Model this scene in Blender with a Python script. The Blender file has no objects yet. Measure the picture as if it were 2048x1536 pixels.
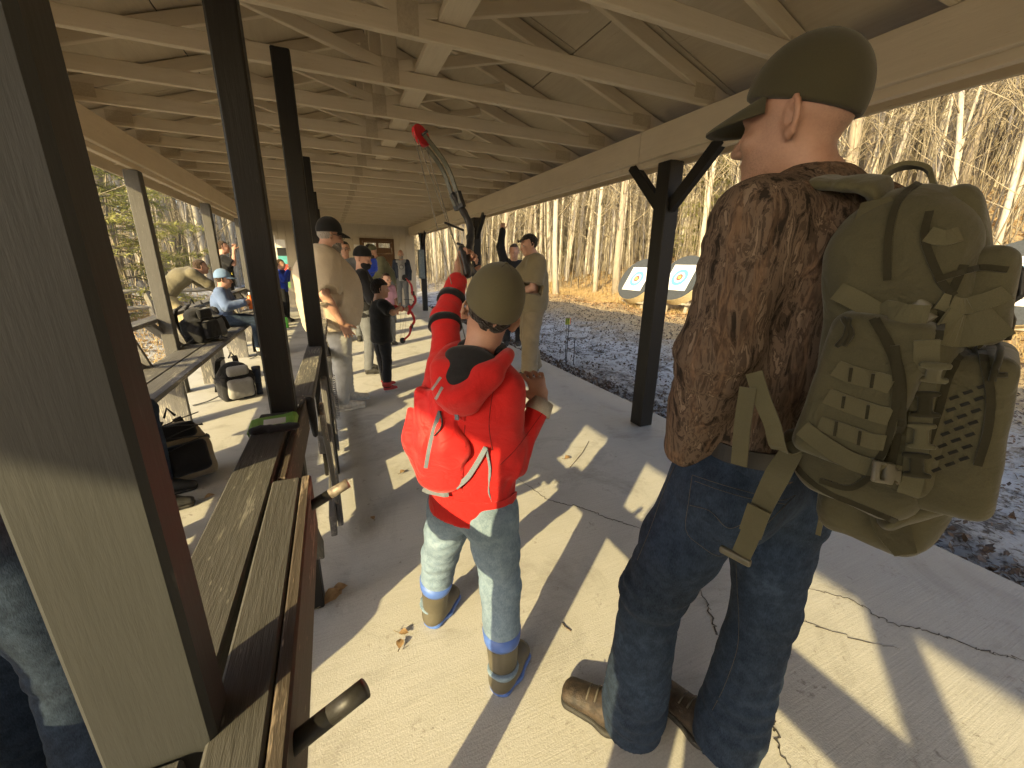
import bpy, bmesh, math, random
import numpy as np
from mathutils import Vector, Matrix
random.seed(7); RNG = np.random.default_rng(11)
scene = bpy.context.scene
COL = scene.collection

# ---------------------------------------------------------------- camera, sky, sun, exposure
CAM_H = 1.42; CAM_F = 805.0
def _basis():
    d = np.array([658-1024, 520-768, CAM_F]); Y = d/np.linalg.norm(d)
    r = math.radians(1.0); u = np.array([math.cos(r), math.sin(r), 0.0])
    n = np.cross(d, u); n /= np.linalg.norm(n)
    if n[1] < 0: n = -n
    Z = -n; X = np.cross(Y, Z)
    return np.stack([X, Y, Z])
RB = _basis()
cam_d = bpy.data.cameras.new('camera'); cam = bpy.data.objects.new('camera', cam_d); COL.objects.link(cam)
cam_d.sensor_width = 36.0; cam_d.lens = CAM_F/2048*36.0; cam_d.clip_start = 0.02; cam_d.clip_end = 900.0
_m = Matrix(((RB[0,0], -RB[0,1], -RB[0,2], 0), (RB[1,0], -RB[1,1], -RB[1,2], 0), (RB[2,0], -RB[2,1], -RB[2,2], CAM_H), (0,0,0,1)))
cam.matrix_world = _m
scene.camera = cam

SUN_AZ = math.radians(53.0)      # shadows run towards (sin, cos) of this angle
SUN_EL = math.radians(24.0)
world = bpy.data.worlds.new('World'); scene.world = world; world.use_nodes = True
wn = world.node_tree; bg = wn.nodes['Background']
sky = wn.nodes.new('ShaderNodeTexSky'); sky.sky_type = 'NISHITA'; sky.sun_disc = False
sky.sun_elevation = SUN_EL; sky.sun_rotation = SUN_AZ + math.pi; sky.dust_density = 2.0; sky.ozone_density = 0.6; sky.air_density = 1.0
wn.links.new(sky.outputs[0], bg.inputs[0]); bg.inputs[1].default_value = 0.15
sun_d = bpy.data.lights.new('sun', 'SUN'); sun_d.energy = 3.7; sun_d.angle = math.radians(0.53); sun_d.color = (1.0, 0.80, 0.40)
sun = bpy.data.objects.new('sun', sun_d); COL.objects.link(sun)
_sd = Vector((math.sin(SUN_AZ)*math.cos(SUN_EL), math.cos(SUN_AZ)*math.cos(SUN_EL), -math.sin(SUN_EL)))
sun.rotation_euler = _sd.to_track_quat('-Z', 'Y').to_euler()
vs = scene.view_settings; vs.view_transform = 'Standard'; vs.look = 'None'; vs.gamma = 1.0; vs.exposure = 1.48
try: vs.use_curve_mapping = False
except Exception: pass
scene.cycles.max_bounces = 5; scene.cycles.diffuse_bounces = 4; scene.cycles.glossy_bounces = 2; scene.cycles.transmission_bounces = 3; scene.cycles.transparent_max_bounces = 4
scene.cycles.use_adaptive_sampling = True; scene.cycles.adaptive_threshold = 0.03
scene.cycles.sample_clamp_indirect = 6.0

# ---------------------------------------------------------------- pixel helpers (2048x1536 survey of the photograph)
CAM_P = np.array([0, 0, CAM_H])
def ray(x, y): return RB @ np.array([x-1024.0, y-768.0, CAM_F])
def at_z(x, y, z=0.0):
    r = ray(x, y); return CAM_P + (z-CAM_H)/r[2]*r
def at_depth(x, y, d): return CAM_P + ray(x, y)*(d/CAM_F)
def on_plane(x, y, gx, gy, off=0.0):
    """point under a pixel on the upright plane through (gx, gy) square to the line of sight, off metres farther away"""
    v = np.array([gx, gy, 0.0]); L = np.linalg.norm(v); v /= L
    r = ray(x, y); t = (L+off)/float(r @ v); return CAM_P + t*r
def V3(*a): return np.array(a, float)
def unit(v): v = np.asarray(v, float); return v/(np.linalg.norm(v)+1e-12)

# ---------------------------------------------------------------- materials
def _nt(name):
    m = bpy.data.materials.new(name); m.use_nodes = True
    nt = m.node_tree; b = nt.nodes['Principled BSDF']
    return m, nt, b
def _n(nt, t, **kw):
    n = nt.nodes.new(t)
    for k, v in kw.items(): setattr(n, k, v)
    return n
def c4(c): return (c[0], c[1], c[2], 1.0)
def coords(nt, scale=(1,1,1), rnd=True):
    tc = _n(nt, 'ShaderNodeTexCoord'); mp = _n(nt, 'ShaderNodeMapping'); mp.inputs['Scale'].default_value = scale
    nt.links.new(tc.outputs['Object'], mp.inputs[0])
    if rnd:
        oi = _n(nt, 'ShaderNodeObjectInfo'); ml = _n(nt, 'ShaderNodeMath', operation='MULTIPLY'); ml.inputs[1].default_value = 37.0
        nt.links.new(oi.outputs['Random'], ml.inputs[0])
        cb = _n(nt, 'ShaderNodeCombineXYZ')
        for i in range(3): nt.links.new(ml.outputs[0], cb.inputs[i])
        nt.links.new(cb.outputs[0], mp.inputs['Location'])
    return mp.outputs[0]
def noise(nt, vec, scale, detail=4.0, rough=0.55, dist=0.0):
    n = _n(nt, 'ShaderNodeTexNoise'); n.inputs['Scale'].default_value = scale; n.inputs['Detail'].default_value = detail
    n.inputs['Roughness'].default_value = rough; n.inputs['Distortion'].default_value = dist
    nt.links.new(vec, n.inputs['Vector']); return n.outputs['Fac']
def ramp(nt, fac, stops, interp=None):
    r = _n(nt, 'ShaderNodeValToRGB'); el = r.color_ramp.elements
    if interp: r.color_ramp.interpolation = interp
    while len(el) < len(stops): el.new(0.5)
    for e, (p, c) in zip(el, stops):
        e.position = p; e.color = c4(c) if not np.isscalar(c) else (c, c, c, 1)
    nt.links.new(fac, r.inputs[0]); return r.outputs[0]
def mix(nt, fac, a, b, mode='MIX'):
    m = _n(nt, 'ShaderNodeMix', data_type='RGBA', blend_type=mode)
    for s, v in ((m.inputs['Factor'], fac), (m.inputs['A'], a), (m.inputs['B'], b)):
        if hasattr(v, 'links') or hasattr(v, 'is_linked'): nt.links.new(v, s)
        elif np.isscalar(v): s.default_value = v
        else: s.default_value = c4(v)
    return m.outputs['Result']
def bump(nt, b, h, strength=0.3, dist=0.01):
    n = _n(nt, 'ShaderNodeBump'); n.inputs['Strength'].default_value = strength; n.inputs['Distance'].default_value = dist
    nt.links.new(h, n.inputs['Height']); nt.links.new(n.outputs[0], b.inputs['Normal'])
def plain(name, c, rough=0.6, metal=0.0, c2=None, scale=20.0, bmp=0.1, sheen=0.0):
    """one colour with a soft mottling and fine relief"""
    m, nt, b = _nt(name); v = coords(nt)
    f = noise(nt, v, scale, 5.0)
    c2 = c2 or tuple(x*0.72 for x in c)
    nt.links.new(ramp(nt, f, ((0.35, c2), (0.65, c))), b.inputs['Base Color'])
    b.inputs['Roughness'].default_value = rough; b.inputs['Metallic'].default_value = metal
    if bmp: bump(nt, b, noise(nt, v, scale*6, 3.0), bmp, 0.004)
    return m
def fabric(name, c, c2=None, fold=9.0, fb=0.35, weave=420.0, rough=0.9, wb=0.25):
    """cloth: slow colour drift, soft folds and a fine weave in the relief"""
    m, nt, b = _nt(name); v = coords(nt)
    c2 = c2 or tuple(x*0.7 for x in c)
    f = noise(nt, v, 7.0, 5.0, 0.6)
    w = noise(nt, v, weave, 2.0)
    col = ramp(nt, f, ((0.3, c2), (0.7, c)))
    col = mix(nt, 0.22, col, ramp(nt, w, ((0.3, tuple(x*0.55 for x in c)), (0.7, tuple(min(1, x*1.25) for x in c)))))
    nt.links.new(col, b.inputs['Base Color']); b.inputs['Roughness'].default_value = rough
    b.inputs['Specular IOR Level'].default_value = 0.2
    try: b.inputs['Sheen Weight'].default_value = 0.15
    except Exception: pass
    fo = noise(nt, v, fold, 3.0, 0.5, 0.8)
    ad = _n(nt, 'ShaderNodeMath', operation='MULTIPLY_ADD'); ad.inputs[1].default_value = wb*0.12
    nt.links.new(w, ad.inputs[0]); nt.links.new(fo, ad.inputs[2])
    bump(nt, b, ad.outputs[0], fb, 0.03)
    return m
def wood(name, c, c2, worn=None, wear=0.62, rough=0.75, grain=1.0, specks=True):
    """painted board: the grain runs along the object's local x"""
    m, nt, b = _nt(name)
    v = coords(nt, (1.2, 22, 22)); g = noise(nt, v, 2.2, 6.0, 0.65, 0.6)
    v2 = coords(nt, (1.5, 3, 3)); s = noise(nt, v2, 2.0, 5.0, 0.6)
    v3 = coords(nt, (4, 40, 40)); fine = noise(nt, v3, 3.0, 4.0, 0.7)
    col = ramp(nt, g, ((0.25, c2), (0.7, c)))
    col = mix(nt, 0.5, col, ramp(nt, s, ((0.3, c2), (0.7, c))))
    if worn:
        k = _n(nt, 'ShaderNodeMath', operation='MULTIPLY'); nt.links.new(s, k.inputs[0]); nt.links.new(fine, k.inputs[1])
        col = mix(nt, ramp(nt, k.outputs[0], ((wear*0.5, 0.0), (wear*0.5+0.09, 1.0))), col, worn)
        if specks:
            vk = _n(nt, 'ShaderNodeTexVoronoi'); vk.inputs['Scale'].default_value = 1.0
            nt.links.new(coords(nt, (14, 60, 60)), vk.inputs['Vector'])
            col = mix(nt, ramp(nt, vk.outputs['Distance'], ((0.05, 0.7), (0.11, 0.0))), col, tuple(min(1, x*1.3) for x in worn))
    nt.links.new(col, b.inputs['Base Color']); b.inputs['Roughness'].default_value = rough
    b.inputs['Specular IOR Level'].default_value = 0.3
    ad = _n(nt, 'ShaderNodeMath', operation='ADD'); nt.links.new(g, ad.inputs[0]); nt.links.new(fine, ad.inputs[1])
    bump(nt, b, ad.outputs[0], 0.35*grain, 0.006)
    return m

# ---------------------------------------------------------------- objects
MATS = {}
def new_obj(name, me, mat=None, parent=None, loc=None, rot=None):
    o = bpy.data.objects.new(name, me); COL.objects.link(o)
    if mat is not None and me is not None and hasattr(me, 'materials') and not me.materials:
        me.materials.append(MATS[mat] if isinstance(mat, str) else mat)
    if parent is not None:
        o.parent = parent
    if loc is not None: o.location = loc
    if rot is not None: o.rotation_euler = rot
    return o
def tag(o, label=None, cat=None, group=None, kind=None):
    if label: o['label'] = label
    if cat: o['category'] = cat
    if group: o['group'] = group
    if kind: o['kind'] = kind
    return o
def thing(name, label, cat, loc=(0,0,0), group=None, rotz=0.0):
    o = bpy.data.objects.new(name, None); COL.objects.link(o); o.location = loc; o.rotation_euler = (0,0,rotz)
    o.empty_display_size = 0.1
    return tag(o, label, cat, group)
def mesh_np(name, verts, quads=None, tris=None, smooth=True):
    me = bpy.data.meshes.new(name)
    verts = np.asarray(verts, np.float32); nv = len(verts)
    loops = []; starts = []; n = 0
    if quads is not None and len(quads):
        q = np.asarray(quads, np.int32); loops.append(q.ravel()); starts.append(n+4*np.arange(len(q))); n += 4*len(q)
    if tris is not None and len(tris):
        t = np.asarray(tris, np.int32); loops.append(t.ravel()); starts.append(n+3*np.arange(len(t))); n += 3*len(t)
    loops = np.concatenate(loops); starts = np.concatenate(starts).astype(np.int32)
    me.vertices.add(nv); me.vertices.foreach_set('co', verts.ravel())
    me.loops.add(len(loops)); me.loops.foreach_set('vertex_index', loops.astype(np.int32))
    me.polygons.add(len(starts)); me.polygons.foreach_set('loop_start', starts)
    me.update(calc_edges=True); me.validate()
    me.polygons.foreach_set('use_smooth', np.full(len(me.polygons), smooth)); me.update()
    return me
_BOXC = {}
def box_mesh(sx, sy, sz, bev=0.004):
    k = (round(sx,4), round(sy,4), round(sz,4), bev)
    if k in _BOXC: return _BOXC[k]
    bm = bmesh.new(); bmesh.ops.create_cube(bm, size=1.0)
    for v in bm.verts: v.co = Vector((v.co.x*sx, v.co.y*sy, v.co.z*sz))
    if bev > 0:
        bmesh.ops.bevel(bm, geom=bm.edges[:], offset=min(bev, 0.3*min(sx, sy, sz)), segments=1, affect='EDGES')
    me = bpy.data.meshes.new('box'); bm.to_mesh(me); bm.free(); _BOXC[k] = me
    return me
def _uniq(me, mat):
    """one mesh datum per (shape, material)"""
    k = (me.name, mat)
    if k not in _BOXC:
        _BOXC[k] = me if not me.materials else me.copy()
        if me.materials: _BOXC[k].materials.clear()
        _BOXC[k].materials.append(MATS[mat])
    return _BOXC[k]
def board(name, a, b, w, h, mat, parent=None, up=(0,0,1), bev=0.004):
    """board from a to b; w across, h along 'up'; local x is its length"""
    a = Vector(a); b = Vector(b); d = b-a; L = d.length; x = d/L
    up = Vector(up); y = up.cross(x)
    if y.length < 1e-5: y = Vector((0,1,0)).cross(x)
    y.normalize(); z = x.cross(y)
    o = new_obj(name, _uniq(box_mesh(L, w, h, bev), mat), None, parent)
    mw = Matrix.Translation((a+b)/2) @ Matrix((x, y, z)).transposed().to_4x4()
    o.matrix_basis = mw if parent is None else wmat(parent).inverted() @ mw
    return o
def wmat(o):
    m = o.matrix_basis.copy()
    while o.parent is not None:
        o = o.parent; m = o.matrix_basis @ m
    return m
def finish(name, v, q, t, mat, parent, smooth=True):
    """mesh from world-space points, hung under its parent"""
    v = np.asarray(v, float)
    if parent is None: off = np.array([v[:,0].mean(), v[:,1].mean(), v[:,2].min()]); w = v-off
    else:
        mi = np.array(wmat(parent).inverted()); w = v @ mi[:3,:3].T+mi[:3,3]
    o = new_obj(name, mesh_np(name, w, q, t, smooth), mat, parent)
    if parent is None: o.location = off
    return o
def post(name, x, y, z0, z1, w, d, mat, parent=None, bev=0.006):
    return board(name, (x, y, z0), (x, y, z1), w, d, mat, parent, up=(1,0,0), bev=bev)
def tube_arrays(paths, sides=6, close=True):
    """tubes along many paths at once; paths of equal length are swept together"""
    groups = {}
    for pts, rad in paths: groups.setdefault(len(pts), []).append((pts, rad))
    Vs = []; Q = []; T = []; n = 0
    for k, g in groups.items():
        P = np.array([np.asarray(p, float) for p, r in g]); R = np.array([np.broadcast_to(np.asarray(r, float), (k,)) for p, r in g]); N = len(g)
        tan = np.gradient(P, axis=1); tan /= np.linalg.norm(tan, axis=2, keepdims=True)+1e-12
        ref = np.where(np.abs(tan[:, :1, 2:3]) < 0.9, np.array([0, 0, 1.0]), np.array([1.0, 0, 0]))
        u = np.cross(tan, np.broadcast_to(ref, tan.shape)); u /= np.linalg.norm(u, axis=2, keepdims=True)+1e-12
        for i in range(1, k):
            s = np.where((u[:, i]*u[:, i-1]).sum(1) < 0, -1.0, 1.0); u[:, i] *= s[:, None]
        w = np.cross(tan, u); an = np.arange(sides)/sides*2*np.pi
        ring = P[:, :, None, :]+R[:, :, None, None]*(np.cos(an)[None, None, :, None]*u[:, :, None, :]+np.sin(an)[None, None, :, None]*w[:, :, None, :])
        Vs.append(ring.reshape(-1, 3))
        i = np.arange(k-1)[:, None]*sides; j = np.arange(sides)[None, :]; j2 = (j+1) % sides
        base = n+np.arange(N)*k*sides
        q = np.stack([i+j, i+j2, i+sides+j2, i+sides+j], -1).reshape(-1, 4)
        Q.append((base[:, None, None]+q[None]).reshape(-1, 4))
        if close:
            a = np.arange(1, sides-1); t0 = np.stack([np.zeros_like(a), a+1, a], -1); e = (k-1)*sides; t1 = np.stack([np.full_like(a, e), e+a, e+a+1], -1)
            T.append((base[:, None, None]+np.concatenate([t0, t1])[None]).reshape(-1, 3))
        n += N*k*sides
    return np.concatenate(Vs), np.concatenate(Q), (np.concatenate(T) if T else None)
def tube(name, pts, rad, mat, parent=None, sides=8, smooth=True):
    v, q, t = tube_arrays([(pts, rad)], sides)
    return finish(name, v, q, t, mat, parent, smooth)
def tubes(name, paths, mat, parent=None, sides=6):
    v, q, t = tube_arrays(paths, sides)
    return finish(name, v, q, t, mat, parent)
def strap(name, pts, width, side, mat, parent=None, thick=0.003, n=None):
    """flat webbing along pts, 'side' gives its width direction at each point"""
    pts = np.asarray(pts, float)
    if n:
        if np.ndim(width) == 1: width = np.interp(np.linspace(0, 1, n), np.linspace(0, 1, len(width)), width)
        pts = smooth_path(pts, n)
    k = len(pts); tan = np.gradient(pts, axis=0); tan /= np.linalg.norm(tan, axis=1)[:, None]
    s = np.asarray(side, float); s = np.broadcast_to(s, (k, 3)) if s.ndim == 1 else s
    s = s - (s*tan).sum(1)[:, None]*tan; s = s/np.linalg.norm(s, axis=1)[:, None]
    nn = np.cross(tan, s); w = np.broadcast_to(np.asarray(width, float), (k,))[:, None]/2
    ring = np.stack([pts+s*w+nn*thick/2, pts-s*w+nn*thick/2, pts-s*w-nn*thick/2, pts+s*w-nn*thick/2], 1).reshape(-1, 3)
    i = np.arange(k-1)[:, None]*4; j = np.arange(4)[None, :]; j2 = (j+1) % 4
    q = np.stack([i+j, i+j2, i+4+j2, i+4+j], -1).reshape(-1, 4)
    q = np.concatenate([q, [[3,2,1,0]], [[(k-1)*4, (k-1)*4+1, (k-1)*4+2, (k-1)*4+3]]])
    return finish(name, ring, q, None, mat, parent, False)
def smooth_path(p, n):
    """Catmull-Rom through p, n samples"""
    p = np.asarray(p, float); k = len(p)
    q = np.vstack([2*p[0]-p[1], p, 2*p[-1]-p[-2]]); out = []
    for t in np.linspace(0, k-1-1e-9, n):
        i = int(t); f = t-i; a, b, c, d = q[i], q[i+1], q[i+2], q[i+3]
        out.append(0.5*((2*b)+(c-a)*f+(2*a-5*b+4*c-d)*f*f+(3*b-a-3*c+d)*f**3))
    return np.array(out)

# ---------------------------------------------------------------- implicit surfaces: shapes are blended on a grid and meshed once
class SDF:
    def __init__(s, lo, hi, vox):
        s.v = vox; s.lo = np.asarray(lo, float)-3*vox; n = np.ceil((np.asarray(hi, float)+3*vox-s.lo)/vox).astype(int)+1
        s.n = n; s.F = np.full(n, 1.0, np.float32)
    def sub(s, lo, hi):
        i0 = np.clip(np.floor((np.asarray(lo)-s.lo)/s.v).astype(int), 0, s.n-1); i1 = np.clip(np.ceil((np.asarray(hi)-s.lo)/s.v).astype(int)+1, 1, s.n)
        if (i1 <= i0).any(): return None, None
        ax = [(s.lo[k]+s.v*np.arange(i0[k], i1[k])).astype(np.float32) for k in range(3)]
        return tuple(slice(a, b) for a, b in zip(i0, i1)), np.stack(np.meshgrid(*ax, indexing='ij'), -1)
    def comb(s, sl, d, k, op):
        f = s.F[sl]
        if op == 'u':
            if k > 0:
                h = np.clip(0.5+0.5*(f-d)/k, 0, 1); s.F[sl] = f+(d-f)*h-k*h*(1-h)
            else: s.F[sl] = np.minimum(f, d)
        elif op == 's':
            h = np.clip(0.5-0.5*(f+d)/max(k, 1e-6), 0, 1); s.F[sl] = f+(-d-f)*h+k*h*(1-h)
    def cone(s, a, b, ra, rb, k=0.02, op='u'):
        a = np.asarray(a, float); b = np.asarray(b, float); R = max(ra, rb)+k+4*s.v
        sl, P = s.sub(np.minimum(a, b)-R, np.maximum(a, b)+R)
        if sl is None: return s
        ba = (b-a); L2 = ba @ ba+1e-12; pa = P-a.astype(np.float32)
        t = np.clip(pa @ (ba/L2).astype(np.float32), 0, 1)
        d = np.sqrt(((pa-t[..., None]*ba.astype(np.float32))**2).sum(-1))-(ra+(rb-ra)*t)
        s.comb(sl, d, k, op); return s
    def chain(s, pts, rad, k=0.02):
        for i in range(len(pts)-1): s.cone(pts[i], pts[i+1], rad[i], rad[i+1], k)
        return s
    def econe(s, a, b, wa, wb, da, db, side, k=0.03, op='u'):
        a = np.asarray(a, float); b = np.asarray(b, float); R = max(wa, wb, da, db)+k+4*s.v
        sl, P = s.sub(np.minimum(a, b)-R, np.maximum(a, b)+R)
        if sl is None: return s
        ba = b-a; L2 = ba @ ba+1e-12; ax = ba/np.sqrt(L2); sd = unit(np.asarray(side)-(np.asarray(side) @ ax)*ax); dp = np.cross(ax, sd)
        pa = P-a.astype(np.float32); t = np.clip(pa @ (ba/L2).astype(np.float32), 0, 1)
        v = pa-t[..., None]*ba.astype(np.float32); W = wa+(wb-wa)*t; D = da+(db-da)*t; m = np.minimum(W, D)
        q = np.sqrt((v @ sd.astype(np.float32)/W)**2+(v @ dp.astype(np.float32)/D)**2+(v @ ax.astype(np.float32)/m)**2)
        s.comb(sl, (q-1)*m, k, op); return s
    def ell(s, c, r, axes=None, k=0.02, op='u'):
        c = np.asarray(c, float); r = np.asarray(r, float); R = r.max()+k+4*s.v
        sl, P = s.sub(c-R, c+R)
        if sl is None: return s
        q = P-c.astype(np.float32)
        if axes is not None: q = q @ np.asarray(axes, np.float32).T
        k0 = np.sqrt(((q/r.astype(np.float32))**2).sum(-1)); k1 = np.sqrt(((q/(r**2).astype(np.float32))**2).sum(-1))+1e-6
        s.comb(sl, k0*(k0-1)/k1, k, op); return s
    def rbox(s, c, half, axes=None, r=0.01, k=0.01, op='u'):
        c = np.asarray(c, float); half = np.asarray(half, float); R = np.linalg.norm(half)+k+4*s.v
        sl, P = s.sub(c-R, c+R)
        if sl is None: return s
        q = P-c.astype(np.float32)
        if axes is not None: q = q @ np.asarray(axes, np.float32).T
        q = np.abs(q)-(half-r).astype(np.float32)
        d = np.sqrt((np.maximum(q, 0)**2).sum(-1))+np.minimum(q.max(-1), 0)-r
        s.comb(sl, d, k, op); return s
    def plane(s, p, nrm, k=0.004):
        """keep what lies behind the plane (against its normal)"""
        sl, P = s.sub(s.lo, s.lo+s.n*s.v); n = unit(nrm)
        d = (P-np.asarray(p, np.float32)) @ n.astype(np.float32)
        s.F = np.maximum(s.F, d); return s
    def disp(s, fn):
        sl, P = s.sub(s.lo, s.lo+s.n*s.v); s.F += fn(P).astype(np.float32); return s
    def arrays(s):
        F = s.F; n = F.shape; ins = F < 0
        if not ins.any(): return None
        c = [ins[i:n[0]-1+i, j:n[1]-1+j, k:n[2]-1+k] for i in (0,1) for j in (0,1) for k in (0,1)]
        cnt = np.zeros(c[0].shape, np.int8)
        for x in c: cnt += x
        act = (cnt > 0) & (cnt < 8); idx = np.argwhere(act); N = len(idx)
        vid = np.full(act.shape, -1, np.int32); vid[act] = np.arange(N)
        pos = np.zeros((N, 3)); w = np.zeros(N)
        cor = [(i, j, k) for i in (0,1) for j in (0,1) for k in (0,1)]
        val = {o: F[idx[:,0]+o[0], idx[:,1]+o[1], idx[:,2]+o[2]] for o in cor}
        for a in cor:
            for ax in range(3):
                if a[ax] == 0:
                    b = list(a); b[ax] = 1; b = tuple(b); fa, fb = val[a], val[b]; m = (fa < 0) != (fb < 0)
                    t = fa[m]/(fa[m]-fb[m]); p = np.array(a, float)[None].repeat(m.sum(), 0); p[:, ax] += t
                    pos[m] += p; w[m] += 1
        pos = (idx+pos/w[:, None])*s.v+s.lo
        Q = []
        for ax in range(3):
            o1, o2 = [(1,2), (2,0), (0,1)][ax]
            A = np.take(ins, range(n[ax]-1), ax); B = np.take(ins, range(1, n[ax]), ax)
            e = np.argwhere(A != B); fl = A[tuple(e.T)]
            ok = (e[:, o1] > 0) & (e[:, o2] > 0) & (e[:, o1] < n[o1]-1) & (e[:, o2] < n[o2]-1); e = e[ok]; fl = fl[ok]
            def g(d1, d2):
                q = e.copy(); q[:, o1] -= d1; q[:, o2] -= d2; return vid[tuple(q.T)]
            q = np.stack([g(0,0), g(1,0), g(1,1), g(0,1)], -1); q[~fl] = q[~fl][:, ::-1]
            Q.append(q)
        Q = np.concatenate(Q); Q = Q[(Q >= 0).all(1)]
        return pos, Q
    def build(s, name, mat, parent=None, relax=1):
        r = s.arrays()
        if r is None: return None
        v, q = r; v = relax_mesh(v, q, relax)
        return finish(name, v, q, None, mat, parent)
def relax_mesh(v, q, it):
    for _ in range(it):
        acc = np.zeros_like(v); cnt = np.zeros(len(v))
        for i in range(4):
            a = q[:, i]; b = q[:, (i+1) % 4]
            np.add.at(acc, a, v[b]); np.add.at(acc, b, v[a]); np.add.at(cnt, a, 1); np.add.at(cnt, b, 1)
        v = 0.5*v+0.5*acc/np.maximum(cnt, 1)[:, None]
    return v
def wob(P, f, seed=0.0, warp=0.6):
    """cheap smooth noise in about -1..1"""
    x, y, z = P[..., 0]*f+seed, P[..., 1]*f+seed*1.7, P[..., 2]*f+seed*2.3
    a = np.sin(x+warp*np.sin(1.7*y+0.9*z)+1.3)*np.cos(y*1.1+warp*np.sin(1.3*z+x))+np.sin(z*1.2+warp*np.sin(1.9*x+0.6*y))
    b = np.sin(2.1*x+1.3*y+0.7)*np.sin(1.9*z-1.1*y+warp*np.cos(2.2*x))
    return 0.4*a+0.3*b
def fold_at(P, c, axis, r, amp, wl, seed=0.0, tilt=None):
    """ring-like creases across a limb round a joint"""
    q = P-np.asarray(c, np.float32); ax = unit(axis)
    if tilt is not None: ax = unit(ax+np.asarray(tilt))
    t = q @ ax.astype(np.float32); g = np.exp(-(q**2).sum(-1)/(r*r))
    w = np.sin(t*(2*np.pi/wl)+3.6*wob(P, 8.0, seed)+1.5*wob(P, 17.0, seed+5)+seed)
    return amp*0.75*g*w*np.clip(0.55+0.9*wob(P, 11.0, seed+9), 0, 1.2)

# ---------------------------------------------------------------- palette
MATS['post'] = wood('shade darkened post', (0.013, 0.0117, 0.0098), (0.009, 0.008, 0.007), (0.035, 0.031, 0.025), 0.84, rough=0.55, grain=0.5)  # dark post paint, deepened in colour for posts standing in shade
MATS['post_sunlit'] = wood('worn sunlit charcoal post', (0.038, 0.039, 0.039), (0.028, 0.029, 0.028), (0.075, 0.074, 0.068), 0.72, rough=0.6, grain=0.28, specks=False)  # lighter copy of the post paint, sunlight on the near post put into colour
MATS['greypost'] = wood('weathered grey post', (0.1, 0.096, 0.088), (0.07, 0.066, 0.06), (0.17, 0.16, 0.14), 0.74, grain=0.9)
MATS['rail'] = wood('worn dark rail board', (0.082, 0.079, 0.073), (0.05, 0.048, 0.045), (0.17, 0.163, 0.145), 0.66, grain=0.9)
MATS['fascia'] = wood('weathered red brown edge', (0.085, 0.068, 0.054), (0.055, 0.045, 0.036), (0.3, 0.24, 0.18), 0.6)
MATS['greyboard'] = wood('weathered grey bench board', (0.15, 0.145, 0.14), (0.085, 0.08, 0.078), (0.36, 0.33, 0.27), 0.58, grain=1.4)
MATS['cream'] = wood('cream painted lumber', (0.6, 0.51, 0.37), (0.5, 0.415, 0.29), (0.36, 0.27, 0.17), 0.76, grain=0.7)
MATS['beam'] = wood('cream painted beam', (0.62, 0.525, 0.385), (0.52, 0.43, 0.31), (0.36, 0.28, 0.18), 0.74, grain=0.7)
MATS['ply'] = wood('painted plywood', (0.47, 0.395, 0.28), (0.38, 0.315, 0.22), (0.27, 0.205, 0.13), 0.74, grain=0.3)
MATS['siding'] = wood('cream siding', (0.5, 0.44, 0.34), (0.44, 0.38, 0.29), None, grain=0.4)
MATS['plate'] = plain('nail plate steel painted over', (0.47, 0.385, 0.265), 0.5, 0.0, c2=(0.4, 0.325, 0.22), scale=90, bmp=0.6)
MATS['steel'] = plain('grey steel', (0.3, 0.3, 0.31), 0.35, 0.9)
MATS['black'] = plain('black plastic', (0.015, 0.015, 0.017), 0.45)
MATS['pipe'] = plain('chipped black pipe', (0.03, 0.028, 0.026), 0.5, 0.1, (0.016, 0.015, 0.014), scale=30)
MATS['chip'] = plain('bare steel under chipped paint', (0.4, 0.34, 0.27), 0.55, 0.5, (0.12, 0.1, 0.085), scale=50)
MATS['doorbrown'] = wood('varnished brown door', (0.13, 0.07, 0.032), (0.08, 0.043, 0.02), None)
MATS['paper'] = plain('white paper', (0.8, 0.79, 0.75), 0.8, scale=4)
MATS['white'] = plain('white paint', (0.75, 0.74, 0.71), 0.6, scale=5)
MATS['bluesign'] = plain('blue sign', (0.02, 0.05, 0.3), 0.5)
MATS['utilbox'] = plain('grey green utility box', (0.14, 0.17, 0.18), 0.45, 0.3)
MATS['crackm'] = plain('crack dirt', (0.08, 0.07, 0.06), 0.95)
def m_glass():
    m, nt, b = _nt('window glass'); b.inputs['Base Color'].default_value = (0.9, 0.93, 0.95, 1); b.inputs['Roughness'].default_value = 0.03
    b.inputs['Transmission Weight'].default_value = 1.0; b.inputs['IOR'].default_value = 1.2; return m
MATS['glass'] = m_glass()
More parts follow.
